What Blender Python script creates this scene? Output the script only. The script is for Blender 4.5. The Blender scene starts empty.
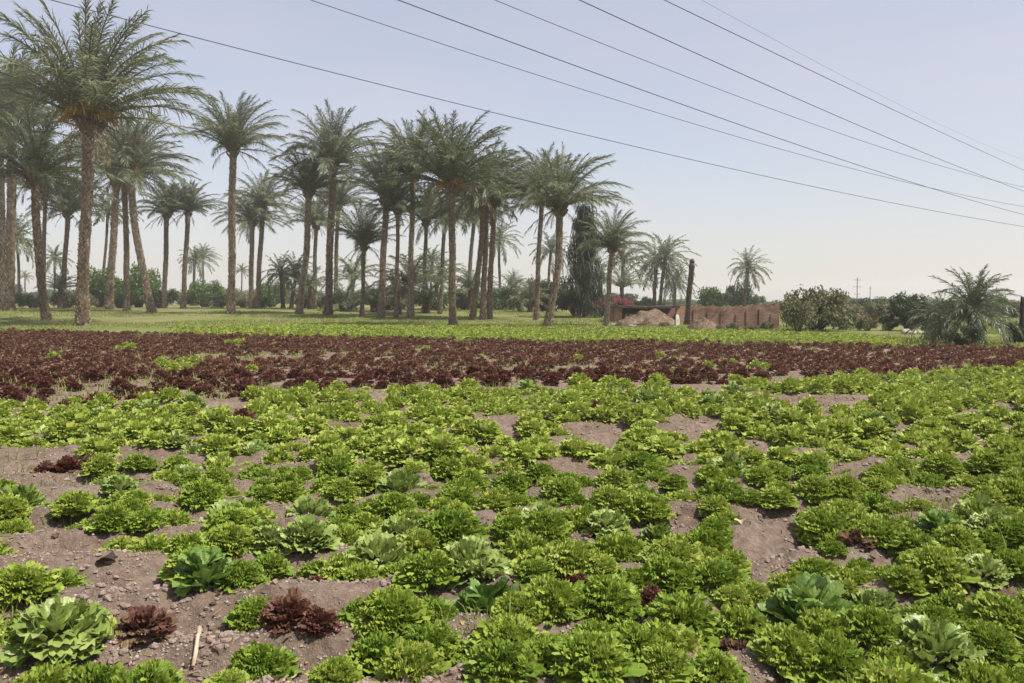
import bpy, math, random
import numpy as np
from mathutils import Vector

R = np.random.default_rng(11)
random.seed(11)
S = bpy.context.scene
COL = S.collection
PI = math.pi
rad = math.radians

# ------------------------------------------------------------------ camera
F_PX, W, H = 850.0, 1024, 683
YH, CAM_H = 300.0, 1.5
PITCH = math.atan((H / 2 - YH) / F_PX)
cam = bpy.data.cameras.new("camera")
cam.sensor_width = 36.0
cam.lens = F_PX / W * 36.0
cam.clip_start, cam.clip_end = 0.05, 8000
co = bpy.data.objects.new("camera", cam)
co.location = (0, 0, CAM_H)
co.rotation_euler = (PI / 2 - PITCH, 0, 0)
COL.objects.link(co)
S.camera = co


def ray(px, py):
    a, b = (px - W / 2) / F_PX, -(py - H / 2) / F_PX
    c, s = math.cos(PITCH), math.sin(PITCH)
    return np.array([a, c + b * s, -s + b * c])


def P(px, py, d):
    """world point seen at a pixel, d metres ahead"""
    r = ray(px, py)
    return r * (d / r[1]) + np.array([0, 0, CAM_H])


def G(px, py):
    """point on the level ground seen at a pixel"""
    r = ray(px, py)
    return r * (-CAM_H / r[2]) + np.array([0, 0, CAM_H])


def pix(x, y, z):
    c, s = math.cos(PITCH), math.sin(PITCH)
    z = z - CAM_H
    f = y * c - z * s
    u = y * s + z * c
    return W / 2 + F_PX * x / f, H / 2 - F_PX * u / f


# ------------------------------------------------------------------ noise and ground height
def hash2(i, j, k=0):
    n = (i * 374761393 + j * 668265263 + k * 1442695041) & 0xFFFFFFFF
    n = ((n ^ (n >> 13)) * 1274126177) & 0xFFFFFFFF
    return ((n ^ (n >> 16)) & 0xFFFF) / 65535.0


def vnoise(x, y, k=0):
    x, y = np.asarray(x, float), np.asarray(y, float)
    i, j = np.floor(x).astype(np.int64), np.floor(y).astype(np.int64)
    u, v = x - i, y - j
    u, v = u * u * (3 - 2 * u), v * v * (3 - 2 * v)
    a, b = hash2(i, j, k), hash2(i + 1, j, k)
    c, d = hash2(i, j + 1, k), hash2(i + 1, j + 1, k)
    return (a * (1 - u) + b * u) * (1 - v) + (c * (1 - u) + d * u) * v - 0.5


def sstep(a, b, x):
    t = np.clip((x - a) / (b - a), 0, 1)
    return t * t * (3 - 2 * t)


def rowcoord(x, y):
    return (y - 0.16 * x + 0.35 * vnoise(x * 0.25, y * 0.25, 3) + 0.12 * vnoise(x * 0.9, y * 0.9, 4)) / 0.62


def gh(x, y):
    x, y = np.asarray(x, float), np.asarray(y, float)
    field = 1 - sstep(29, 33, y + 0.386 * x)
    z = 0.07 * np.sin(2 * PI * rowcoord(x, y)) * field
    z = z + 0.05 * vnoise(x * 0.7, y * 0.7, 1) * field
    z = z + 0.10 * vnoise(x * 0.12, y * 0.12, 2) * sstep(6, 40, y)
    # the grove stands on slightly rising ground on the left
    z = z + 0.55 * sstep(44, 95, y) * (1 - sstep(0, 30, x - 0.06 * y)) * (1 - sstep(150, 400, y))
    return z


def dn(d):
    """metres ahead for the middle ground"""
    return 1275.0 / (1360.0 / d - 13.0) if d <= 47 else 80 + (d - 47) * 0.85


def Gt(px, py, cap=95.0):
    """distance at which a pixel's sight line meets the ground"""
    r = ray(px, py)
    d = np.linspace(20, cap, 1500)
    z = CAM_H + r[2] / r[1] * d
    hit = np.nonzero(z <= gh(r[0] / r[1] * d, d))[0]
    return float(d[hit[0]]) if len(hit) else cap


def gh_fine(x, y):
    near = 1 - sstep(9, 18, y)
    z = 0.045 * vnoise(x * 4.3, y * 5.5, 5) + 0.036 * vnoise(x * 11, y * 12, 6) + 0.022 * vnoise(x * 25, y * 27, 7)
    return gh(x, y) + near * z


# ------------------------------------------------------------------ mesh helpers
class MB:
    """collects verts and faces of one mesh"""
    def __init__(self):
        self.v, self.q, self.t, self.n = [], [], [], 0
        self.mi = []

    def add(self, V, Q=None, T=None):
        V = np.asarray(V, float).reshape(-1, 3)
        if Q is not None and len(Q):
            self.q.append(np.asarray(Q, np.int64).reshape(-1, 4) + self.n)
        if T is not None and len(T):
            self.t.append(np.asarray(T, np.int64).reshape(-1, 3) + self.n)
        self.v.append(V)
        self.n += len(V)
        return self

    def arrays(self):
        V = np.concatenate(self.v) if self.v else np.zeros((0, 3))
        Q = np.concatenate(self.q) if self.q else np.zeros((0, 4), np.int64)
        T = np.concatenate(self.t) if self.t else np.zeros((0, 3), np.int64)
        return V, Q, T

    def mesh(self, name, mat, smooth=False):
        V, Q, T = self.arrays()
        return np_mesh(name, V, Q, T, mat, smooth)


def np_mesh(name, V, Q, T, mat, smooth=False):
    me = bpy.data.meshes.new(name)
    me.vertices.add(len(V))
    me.vertices.foreach_set("co", np.ascontiguousarray(V, np.float32).ravel())
    nq, nt = len(Q), len(T)
    idx = np.concatenate([np.asarray(Q, np.int32).ravel(), np.asarray(T, np.int32).ravel()])
    me.loops.add(len(idx))
    me.loops.foreach_set("vertex_index", idx.astype(np.int32))
    me.polygons.add(nq + nt)
    st = np.concatenate([np.arange(nq) * 4, nq * 4 + np.arange(nt) * 3]).astype(np.int32)
    me.polygons.foreach_set("loop_start", st)
    me.polygons.foreach_set("use_smooth", np.full(nq + nt, smooth))
    me.update(calc_edges=True)
    if mat:
        me.materials.append(mat)
    return me


def put(name, me, parent=None, loc=(0, 0, 0), rz=0.0, sc=1.0):
    o = bpy.data.objects.new(name, me)
    COL.objects.link(o)
    o.location = [float(c) for c in loc]
    o.rotation_euler = (0, 0, float(rz))
    o.scale = (float(sc),) * 3 if np.isscalar(sc) else [float(c) for c in sc]
    if parent:
        o.parent = parent
    return o


def tag(o, label, cat, group=None):
    o["label"], o["category"] = label, cat
    if group:
        o["group"] = group
    return o


def kind(o, k):
    o["kind"] = k
    return o


def tube(mb, pts, radii, n=8, cap=True):
    pts = np.asarray(pts, float)
    m = len(pts)
    radii = np.broadcast_to(np.asarray(radii, float), (m,))
    tan = np.gradient(pts, axis=0)
    tan /= np.linalg.norm(tan, axis=1, keepdims=True) + 1e-9
    ref = np.array([1.0, 0.03, 0.02]) if abs(tan[0][0]) < 0.8 else np.array([0.02, 0.03, 1.0])
    a = np.cross(tan, ref)
    a /= np.linalg.norm(a, axis=1, keepdims=True)
    b = np.cross(tan, a)
    th = np.arange(n) * 2 * PI / n
    V = pts[:, None] + radii[:, None, None] * (a[:, None] * np.cos(th)[None, :, None] + b[:, None] * np.sin(th)[None, :, None])
    i, j = np.meshgrid(np.arange(m - 1), np.arange(n), indexing="ij")
    q = np.stack([i * n + j, i * n + (j + 1) % n, (i + 1) * n + (j + 1) % n, (i + 1) * n + j], -1).reshape(-1, 4)
    V = V.reshape(-1, 3)
    T = []
    if cap:
        V = np.concatenate([V, pts[:1], pts[-1:]])
        c0, c1 = m * n, m * n + 1
        for k in range(n):
            T += [(c0, (k + 1) % n, k), (c1, (m - 1) * n + k, (m - 1) * n + (k + 1) % n)]
    return mb.add(V, q, T)


def box(mb, c, s, rz=0.0, jitter=0.0, rng=None):
    x, y, z = np.asarray(s) / 2.0
    V = np.array([[-x, -y, -z], [x, -y, -z], [x, y, -z], [-x, y, -z], [-x, -y, z], [x, -y, z], [x, y, z], [-x, y, z]])
    if jitter:
        V = V + (rng or R).uniform(-jitter, jitter, V.shape)
    ca, sa = math.cos(rz), math.sin(rz)
    V = np.stack([V[:, 0] * ca - V[:, 1] * sa, V[:, 0] * sa + V[:, 1] * ca, V[:, 2]], 1) + np.asarray(c)
    return mb.add(V, [(0, 3, 2, 1), (4, 5, 6, 7), (0, 1, 5, 4), (1, 2, 6, 5), (2, 3, 7, 6), (3, 0, 4, 7)])


def grid_faces(nu, nv):
    i, j = np.meshgrid(np.arange(nu - 1), np.arange(nv - 1), indexing="ij")
    return np.stack([i * nv + j, i * nv + j + 1, (i + 1) * nv + j + 1, (i + 1) * nv + j], -1).reshape(-1, 4)


def blob(mb, c, s, rng, nu=7, nv=10, rough=0.25, zsq=None):
    """an irregular lump (stone, clod)"""
    th = np.linspace(0, PI, nu)
    ph = np.arange(nv) * 2 * PI / nv
    T_, P_ = np.meshgrid(th, ph, indexing="ij")
    rr = 1 + rough * rng.uniform(-1, 1, T_.shape)
    rr[0, :], rr[-1, :] = rr[0, 0], rr[-1, 0]
    V = np.stack([rr * np.sin(T_) * np.cos(P_), rr * np.sin(T_) * np.sin(P_), rr * np.cos(T_)], -1).reshape(-1, 3)
    V = V * np.asarray(s) + np.asarray(c)
    i, j = np.meshgrid(np.arange(nu - 1), np.arange(nv), indexing="ij")
    q = np.stack([i * nv + j, (i + 1) * nv + j, (i + 1) * nv + (j + 1) % nv, i * nv + (j + 1) % nv], -1).reshape(-1, 4)
    return mb.add(V, q)


# ------------------------------------------------------------------ materials
def mat_new(name):
    m = bpy.data.materials.new(name)
    m.use_nodes = True
    nt = m.node_tree
    nt.nodes.clear()
    return m, nt, nt.nodes, nt.links


def ramp(N, stops):
    r = N.new("ShaderNodeValToRGB")
    e = r.color_ramp.elements
    while len(e) < len(stops):
        e.new(0.5)
    for k, (p, c) in enumerate(stops):
        e[k].position = p
        e[k].color = (*c, 1)
    return r


def leaf_mat(name, cols, transl=0.3, rough=0.5, spec=0.3, noise=18.0, bump=0.0):
    m, nt, N, L = mat_new(name)
    out = N.new("ShaderNodeOutputMaterial")
    geo = N.new("ShaderNodeNewGeometry")
    info = N.new("ShaderNodeObjectInfo")
    nz = N.new("ShaderNodeTexNoise")
    nz.inputs["Scale"].default_value = noise
    tc = N.new("ShaderNodeTexCoord")
    L.new(tc.outputs["Object"], nz.inputs["Vector"])
    a = N.new("ShaderNodeMath"); a.operation = "MULTIPLY_ADD"
    L.new(geo.outputs["Random Per Island"], a.inputs[0]); a.inputs[1].default_value = 0.45
    b = N.new("ShaderNodeMath"); b.operation = "MULTIPLY_ADD"
    L.new(info.outputs["Random"], b.inputs[0]); b.inputs[1].default_value = 0.36
    L.new(a.outputs[0], b.inputs[2])
    c = N.new("ShaderNodeMath"); c.operation = "MULTIPLY_ADD"
    L.new(nz.outputs["Fac"], c.inputs[0]); c.inputs[1].default_value = 0.5
    L.new(b.outputs[0], c.inputs[2]); a.inputs[2].default_value = -0.13
    rp = ramp(N, [(k / (len(cols) - 1), cc) for k, cc in enumerate(cols)])
    L.new(c.outputs[0], rp.inputs[0])
    p = N.new("ShaderNodeBsdfPrincipled")
    p.inputs["Roughness"].default_value = rough
    p.inputs["Specular IOR Level"].default_value = spec
    L.new(rp.outputs[0], p.inputs["Base Color"])
    t = N.new("ShaderNodeBsdfTranslucent")
    if bump:                                            # blistered leaf surface
        bn = N.new("ShaderNodeTexNoise"); bn.inputs["Scale"].default_value = 55; bn.inputs["Detail"].default_value = 3
        L.new(tc.outputs["Object"], bn.inputs["Vector"])
        bp = N.new("ShaderNodeBump"); bp.inputs["Strength"].default_value = bump; bp.inputs["Distance"].default_value = 0.012
        L.new(bn.outputs["Fac"], bp.inputs["Height"]); L.new(bp.outputs[0], p.inputs["Normal"])
    hs = N.new("ShaderNodeHueSaturation")
    hs.inputs["Value"].default_value = 1.25
    hs.inputs["Hue"].default_value = 0.49
    L.new(rp.outputs[0], hs.inputs["Color"])
    L.new(hs.outputs[0], t.inputs["Color"])
    mx = N.new("ShaderNodeMixShader"); mx.inputs[0].default_value = transl
    L.new(p.outputs[0], mx.inputs[1]); L.new(t.outputs[0], mx.inputs[2])
    L.new(mx.outputs[0], out.inputs[0])
    return m


def rough_mat(name, cols, scale=4.0, bump=0.4, rough=0.95, detail=8.0, spec=0.15, dist=0.02):
    m, nt, N, L = mat_new(name)
    out = N.new("ShaderNodeOutputMaterial")
    tc = N.new("ShaderNodeTexCoord")
    nz = N.new("ShaderNodeTexNoise"); nz.inputs["Scale"].default_value = scale; nz.inputs["Detail"].default_value = detail
    nz.inputs["Roughness"].default_value = 0.65
    L.new(tc.outputs["Object"], nz.inputs["Vector"])
    n2 = N.new("ShaderNodeTexNoise"); n2.inputs["Scale"].default_value = scale * 6; n2.inputs["Detail"].default_value = 6
    L.new(tc.outputs["Object"], n2.inputs["Vector"])
    rp = ramp(N, [(0.28 + 0.44 * k / (len(cols) - 1), cc) for k, cc in enumerate(cols)])
    ad = N.new("ShaderNodeMath"); ad.operation = "MULTIPLY_ADD"
    L.new(n2.outputs["Fac"], ad.inputs[0]); ad.inputs[1].default_value = 0.4
    sb = N.new("ShaderNodeMath"); sb.operation = "SUBTRACT"; sb.inputs[1].default_value = 0.2
    L.new(nz.outputs["Fac"], sb.inputs[0]); L.new(sb.outputs[0], ad.inputs[2])
    L.new(ad.outputs[0], rp.inputs[0])
    p = N.new("ShaderNodeBsdfPrincipled")
    p.inputs["Roughness"].default_value = rough
    p.inputs["Specular IOR Level"].default_value = spec
    L.new(rp.outputs[0], p.inputs["Base Color"])
    bp = N.new("ShaderNodeBump"); bp.inputs["Strength"].default_value = bump; bp.inputs["Distance"].default_value = dist
    L.new(ad.outputs[0], bp.inputs["Height"]); L.new(bp.outputs[0], p.inputs["Normal"])
    L.new(p.outputs[0], out.inputs[0])
    return m


M = {}
M["curly"] = leaf_mat("curly_lettuce_leaf", [(0.08, 0.15, 0.017), (0.17, 0.255, 0.029), (0.275, 0.35, 0.05), (0.42, 0.44, 0.11)], 0.24, 0.5, 0.25, 14)
M["pale"] = leaf_mat("pale_lettuce_leaf", [(0.105, 0.17, 0.030), (0.19, 0.265, 0.055), (0.275, 0.345, 0.09), (0.39, 0.43, 0.17)], 0.2, 0.40, 0.45, 16, bump=0.5)
M["broad"] = leaf_mat("broad_lettuce_leaf", [(0.06, 0.12, 0.02), (0.10, 0.18, 0.03), (0.16, 0.25, 0.05), (0.28, 0.34, 0.10)], 0.25, 0.40, 0.4, 9, bump=0.6)
M["red"] = leaf_mat("red_lettuce_leaf", [(0.05, 0.019, 0.013), (0.097, 0.036, 0.023), (0.155, 0.068, 0.044), (0.18, 0.13, 0.055)], 0.25, 0.45, 0.3, 9)
M["bronze"] = leaf_mat("bronze_lettuce_leaf", [(0.07, 0.028, 0.022), (0.13, 0.05, 0.04), (0.16, 0.11, 0.055), (0.17, 0.20, 0.065)], 0.25, 0.45, 0.3, 9)
M["dead"] = leaf_mat("withered_leaf", [(0.05, 0.03, 0.018), (0.10, 0.06, 0.035), (0.17, 0.10, 0.06)], 0.15, 0.8, 0.1, 12)
M["yellow"] = leaf_mat("yellowed_leaf", [(0.30, 0.24, 0.07), (0.40, 0.33, 0.11), (0.44, 0.31, 0.14)], 0.25, 0.6, 0.2, 12)
M["frond"] = leaf_mat("palm_frond", [(0.065, 0.08, 0.036), (0.10, 0.122, 0.056), (0.15, 0.17, 0.088), (0.24, 0.245, 0.15)], 0.28, 0.42, 0.45, 3)
M["frond_dry"] = leaf_mat("dry_palm_frond", [(0.12, 0.085, 0.05), (0.20, 0.145, 0.085), (0.28, 0.21, 0.13)], 0.15, 0.8, 0.15, 3)
M["flower"] = leaf_mat("date_flower", [(0.30, 0.17, 0.02), (0.42, 0.25, 0.03), (0.5, 0.33, 0.06)], 0.15, 0.6, 0.2, 6)
M["trunk"] = rough_mat("palm_trunk", [(0.05, 0.032, 0.022), (0.10, 0.07, 0.05), (0.17, 0.125, 0.092)], 3.0, 0.7, 0.95)
M["boot"] = leaf_mat("palm_leaf_base", [(0.10, 0.072, 0.046), (0.18, 0.138, 0.095), (0.29, 0.23, 0.165), (0.41, 0.345, 0.26)], 0.0, 0.9, 0.1, 4)
M["bark"] = rough_mat("tree_bark", [(0.05, 0.037, 0.027), (0.11, 0.085, 0.065), (0.18, 0.14, 0.11)], 5.0, 0.7)
M["bush_dark"] = leaf_mat("dark_bush_leaf", [(0.03, 0.045, 0.02), (0.055, 0.075, 0.032), (0.095, 0.115, 0.05)], 0.2, 0.55, 0.3, 2)
M["bush_olive"] = leaf_mat("olive_bush_leaf", [(0.08, 0.086, 0.038), (0.14, 0.142, 0.065), (0.215, 0.205, 0.10)], 0.2, 0.55, 0.3, 2)
M["bush_green"] = leaf_mat("green_bush_leaf", [(0.05, 0.09, 0.022), (0.085, 0.14, 0.035), (0.13, 0.19, 0.05)], 0.25, 0.55, 0.3, 2)
M["casuarina"] = leaf_mat("casuarina_needle", [(0.03, 0.04, 0.025), (0.055, 0.068, 0.042), (0.085, 0.10, 0.062)], 0.1, 0.7, 0.2, 2)
M["blossom"] = leaf_mat("pink_blossom", [(0.24, 0.04, 0.06), (0.36, 0.075, 0.11), (0.45, 0.14, 0.19)], 0.3, 0.6, 0.2, 3)
M["grass"] = leaf_mat("grass_blade", [(0.10, 0.135, 0.028), (0.165, 0.205, 0.042), (0.23, 0.265, 0.066), (0.32, 0.30, 0.13)], 0.3, 0.6, 0.2, 0.5)
M["clover"] = leaf_mat("young_crop_leaf", [(0.16, 0.22, 0.03), (0.24, 0.30, 0.045), (0.33, 0.38, 0.07)], 0.3, 0.55, 0.25, 0.6)
M["clod"] = rough_mat("soil_clod", [(0.16, 0.112, 0.088), (0.23, 0.17, 0.138), (0.31, 0.245, 0.205)], 9.0, 0.5)
M["crumb"] = leaf_mat("soil_crumb", [(0.10, 0.07, 0.05), (0.19, 0.142, 0.108), (0.30, 0.24, 0.195), (0.40, 0.34, 0.285)], 0.0, 0.95, 0.1, 2)
M["stick"] = rough_mat("dry_stick", [(0.28, 0.19, 0.12), (0.42, 0.32, 0.22), (0.52, 0.42, 0.31)], 12.0, 0.5)
M["stone"] = rough_mat("pale_stone", [(0.22, 0.19, 0.16), (0.34, 0.31, 0.27), (0.45, 0.42, 0.37)], 5.0, 0.6)
M["mound"] = rough_mat("earth_mound", [(0.075, 0.051, 0.034), (0.15, 0.107, 0.073), (0.25, 0.185, 0.13)], 2.2, 1.0, dist=0.08)
M["thatch"] = rough_mat("old_thatch", [(0.028, 0.02, 0.016), (0.06, 0.042, 0.032), (0.10, 0.075, 0.055)], 4.0, 0.9)
M["white"] = rough_mat("weathered_whitewash", [(0.42, 0.42, 0.33), (0.58, 0.58, 0.46), (0.66, 0.66, 0.56)], 4.0, 0.4)
M["plaster"] = rough_mat("mud_plaster", [(0.20, 0.115, 0.08), (0.29, 0.175, 0.125), (0.36, 0.235, 0.175)], 2.0, 0.6)
M["grey_plaster"] = rough_mat("grey_plaster", [(0.24, 0.25, 0.25), (0.31, 0.32, 0.32), (0.38, 0.39, 0.39)], 1.5, 0.4)
M["cable"] = rough_mat("cable_sheath", [(0.05, 0.05, 0.055), (0.07, 0.07, 0.075)], 3.0, 0.0, 0.6)
M["steel"] = rough_mat("weathered_steel", [(0.06, 0.055, 0.055), (0.09, 0.085, 0.085)], 3.0, 0.1, 0.7)
M["post"] = rough_mat("dark_timber", [(0.025, 0.018, 0.015), (0.05, 0.036, 0.03), (0.08, 0.06, 0.05)], 6.0, 0.6)
M["heart"] = leaf_mat("pale_lettuce_heart", [(0.24, 0.31, 0.08), (0.36, 0.41, 0.14), (0.46, 0.49, 0.22)], 0.3, 0.45, 0.3, 10)


def brick_mat():
    m, nt, N, L = mat_new("mud_brick")
    out = N.new("ShaderNodeOutputMaterial")
    tc = N.new("ShaderNodeTexCoord")
    mp = N.new("ShaderNodeMapping"); mp.inputs["Rotation"].default_value = (rad(90), 0, 0)
    L.new(tc.outputs["Object"], mp.inputs[0])
    br = N.new("ShaderNodeTexBrick")
    br.inputs["Scale"].default_value = 1.0
    br.inputs["Brick Width"].default_value = 0.24
    br.inputs["Row Height"].default_value = 0.075
    br.inputs["Mortar Size"].default_value = 0.008
    br.inputs["Color1"].default_value = (0.215, 0.135, 0.094, 1)
    br.inputs["Color2"].default_value = (0.31, 0.205, 0.148, 1)
    br.inputs["Mortar"].default_value = (0.20, 0.145, 0.115, 1)
    L.new(mp.outputs[0], br.inputs["Vector"])
    nz = N.new("ShaderNodeTexNoise"); nz.inputs["Scale"].default_value = 1.6; nz.inputs["Detail"].default_value = 8
    L.new(tc.outputs["Object"], nz.inputs["Vector"])
    rp = ramp(N, [(0.3, (0.55, 0.5, 0.5)), (0.7, (1.25, 1.2, 1.2))])
    L.new(nz.outputs["Fac"], rp.inputs[0])
    mx = N.new("ShaderNodeMixRGB"); mx.blend_type = "MULTIPLY"; mx.inputs[0].default_value = 1
    L.new(br.outputs["Color"], mx.inputs[1]); L.new(rp.outputs[0], mx.inputs[2])
    p = N.new("ShaderNodeBsdfPrincipled"); p.inputs["Roughness"].default_value = 0.95
    p.inputs["Specular IOR Level"].default_value = 0.1
    L.new(mx.outputs[0], p.inputs["Base Color"])
    bp = N.new("ShaderNodeBump"); bp.inputs["Strength"].default_value = 0.6; bp.inputs["Distance"].default_value = 0.02
    L.new(br.outputs["Fac"], bp.inputs["Height"]); bp.invert = True
    L.new(bp.outputs[0], p.inputs["Normal"])
    L.new(p.outputs[0], out.inputs[0])
    return m


M["brick"] = brick_mat()


def ground_mat():
    m, nt, N, L = mat_new("field_soil")
    out = N.new("ShaderNodeOutputMaterial")
    tc = N.new("ShaderNodeTexCoord")

    def noise(scale, det=8, ro=0.6):
        n = N.new("ShaderNodeTexNoise"); n.inputs["Scale"].default_value = scale
        n.inputs["Detail"].default_value = det; n.inputs["Roughness"].default_value = ro
        L.new(tc.outputs["Object"], n.inputs["Vector"])
        return n
    n1, n2, n3 = noise(1.3), noise(22, 6, 0.7), noise(70, 4, 0.7)
    soil = ramp(N, [(0.30, (0.085, 0.059, 0.041)), (0.5, (0.185, 0.137, 0.102)), (0.70, (0.31, 0.25, 0.20))])
    ad = N.new("ShaderNodeMath"); ad.operation = "MULTIPLY_ADD"; ad.inputs[1].default_value = 0.6
    h = N.new("ShaderNodeMath"); h.operation = "MULTIPLY"; h.inputs[1].default_value = 0.4
    L.new(n1.outputs["Fac"], h.inputs[0]); L.new(n2.outputs["Fac"], ad.inputs[0]); L.new(h.outputs[0], ad.inputs[2])
    L.new(ad.outputs[0], soil.inputs[0])
    # turf beyond the field
    n4, n5 = noise(0.22, 8, 0.6), noise(3.0, 6, 0.7)
    turf = ramp(N, [(0.32, (0.085, 0.115, 0.03)), (0.48, (0.145, 0.17, 0.045)), (0.56, (0.19, 0.17, 0.08)), (0.66, (0.20, 0.15, 0.10))])
    mxn = N.new("ShaderNodeMath"); mxn.operation = "MULTIPLY_ADD"; mxn.inputs[1].default_value = 0.35
    h2 = N.new("ShaderNodeMath"); h2.operation = "MULTIPLY"; h2.inputs[1].default_value = 0.68
    L.new(n4.outputs["Fac"], h2.inputs[0]); L.new(n5.outputs["Fac"], mxn.inputs[0]); L.new(h2.outputs[0], mxn.inputs[2])
    L.new(mxn.outputs[0], turf.inputs[0])
    sep = N.new("ShaderNodeSeparateXYZ"); L.new(tc.outputs["Object"], sep.inputs[0])
    yy = N.new("ShaderNodeMath"); yy.operation = "MULTIPLY_ADD"; yy.inputs[1].default_value = 0.386   # y + 0.33 x
    L.new(sep.outputs["X"], yy.inputs[0]); L.new(sep.outputs["Y"], yy.inputs[2])
    jit = N.new("ShaderNodeMath"); jit.operation = "MULTIPLY_ADD"; jit.inputs[1].default_value = 4.0
    L.new(n5.outputs["Fac"], jit.inputs[0]); L.new(yy.outputs[0], jit.inputs[2])
    mr = N.new("ShaderNodeMapRange"); mr.inputs[1].default_value = 31.5; mr.inputs[2].default_value = 35
    L.new(jit.outputs[0], mr.inputs[0])
    mix = N.new("ShaderNodeMixRGB"); L.new(mr.outputs[0], mix.inputs[0])
    L.new(soil.outputs[0], mix.inputs[1]); L.new(turf.outputs[0], mix.inputs[2])
    p = N.new("ShaderNodeBsdfPrincipled"); p.inputs["Roughness"].default_value = 0.97
    p.inputs["Specular IOR Level"].default_value = 0.12
    L.new(mix.outputs[0], p.inputs["Base Color"])
    bh = N.new("ShaderNodeMath"); bh.operation = "ADD"
    L.new(n2.outputs["Fac"], bh.inputs[0]); L.new(n3.outputs["Fac"], bh.inputs[1])
    bp = N.new("ShaderNodeBump"); bp.inputs["Strength"].default_value = 0.9; bp.inputs["Distance"].default_value = 0.02
    L.new(bh.outputs[0], bp.inputs["Height"]); L.new(bp.outputs[0], p.inputs["Normal"])
    L.new(p.outputs[0], out.inputs[0])
    return m


# ------------------------------------------------------------------ ground sheet
ys = list(np.arange(-8, 2.6, 0.4))
y = 2.6
while y < 110:
    ys.append(y)
    y += max(0.022, 0.0058 * y)
while y < 1400:
    ys.append(y)
    y *= 1.07
ys.append(1400)
ys = np.array(ys)
tt = np.concatenate([-np.geomspace(4.0, 0.75, 24)[:-1], np.linspace(-0.75, 0.75, 330), np.geomspace(0.75, 4.0, 24)[1:]])
YY, TT = np.meshgrid(ys, tt, indexing="ij")
XX = TT * np.clip(YY, 2.6, None)
XX = np.clip(XX, -1450, 1450)
ZZ = gh_fine(XX, YY)
me = np_mesh("ground", np.stack([XX, YY, ZZ], -1).reshape(-1, 3), grid_faces(len(ys), len(tt))[:, ::-1], np.zeros((0, 3), int), ground_mat(), True)
kind(put("ground", me), "structure")


# ------------------------------------------------------------------ lettuces
def leaf_grid(L_, spread, e0, curl, az, base_r, ruf, freq, nu, nv, rng, tipround=0.35, cup=0.0, lobes=1.0, z0=0.0, neck=0.55, pw=1.6):
    s = np.linspace(0.0, 1, nu)[:, None]
    t = np.linspace(-1, 1, nv)[None, :]
    ee = e0 + curl * s
    ds = 1.0 / (nu - 1)
    rho = np.concatenate([[[0]], np.cumsum(np.cos((ee[1:] + ee[:-1]) / 2), 0) * ds]) * L_
    zz = np.concatenate([[[0]], np.cumsum(np.sin((ee[1:] + ee[:-1]) / 2), 0) * ds]) * L_
    half = spread * L_ * (0.10 + 0.9 * np.minimum(s / 0.75, 1) ** neck)
    lat = half * t
    back = -tipround * L_ * s ** 1.5 * t ** 2           # rounded tip
    ph = rng.uniform(0, 2 * PI, 5)
    amp = ruf * (0.10 + 0.90 * s ** pw)
    k = freq * PI
    w = np.sin(k * t + ph[0] + 2.2 * s) + 0.7 * np.sin(1.73 * k * t + ph[1] - 3 * s) + 0.4 * np.sin(0.53 * k * t + ph[2])
    w2 = np.cos(1.31 * k * t + ph[3] + 2.5 * s) + 0.6 * np.sin(2.1 * k * t + ph[4])
    rib = -0.10 * half * np.exp(-(t / 0.12) ** 2)
    nrm = rib + amp * w * 0.6 + cup * half * t ** 2 + rng.normal(0, 0.13, (nu, nv)) * amp
    fwd = back + amp * w2 * 0.55 * s * lobes
    c, sn = np.cos(ee), np.sin(ee)
    r = base_r + rho + fwd * c - nrm * sn
    z = z0 + zz + fwd * sn + nrm * c
    ca, sa = math.cos(az), math.sin(az)
    X = r * ca - lat * sa
    Y = r * sa + lat * ca
    return np.stack([X, Y, z], -1).reshape(-1, 3), grid_faces(nu, nv)


def curly_mb(rng, n=130, nu=4, nv=11, r=0.17, h=0.165, ruf=0.013, freq=2.6, upright=0.0, lsz=1.0):
    """a frilly head: many small ruffled leaf tips over a dome, a skirt of longer leaves below"""
    mb = MB()
    lump = rng.uniform(0, 50)
    for i in range(n):
        f = (i + 0.5) / n
        th = math.acos(1 - 1.02 * f) * (1 - 0.18 * upright) + rng.normal(0, 0.09)
        az = i * 2.39996 + rng.normal(0, 0.3)
        bump = 1 + 0.55 * float(vnoise(math.cos(az) * th * 1.6 + lump, math.sin(az) * th * 1.6, 13))
        k = rng.uniform(0.45, 0.66) * bump
        e0 = PI / 2 - th * (1.0 - 0.25 * upright) + rng.normal(0.12, 0.36)
        V, Q = leaf_grid(0.088 * lsz * rng.uniform(0.75, 1.25), 0.42, e0, rad(rng.normal(-34, 40)), az + rng.normal(0, 0.75), r * k * math.sin(th), ruf * rng.uniform(0.75, 1.3), freq, nu, nv, rng, 0.12, z0=h * k * max(math.cos(th), -0.05) + 0.012)
        V[:, 2] = np.maximum(V[:, 2], -0.012)
        mb.add(V, Q)
    for i in range(max(4, n // 60)):
        V, Q = leaf_grid(r * rng.uniform(0.8, 1.0), 0.42, rad(rng.uniform(8, 34)), rad(rng.normal(-22, 10)), i * 2.39996 + rng.normal(0, 0.2), 0.02, ruf, freq * 1.6, nu + 2, nv + 4, rng, 0.25)
        V[:, 2] = np.maximum(V[:, 2], -0.012)
        mb.add(V, Q)
    return mb


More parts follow.
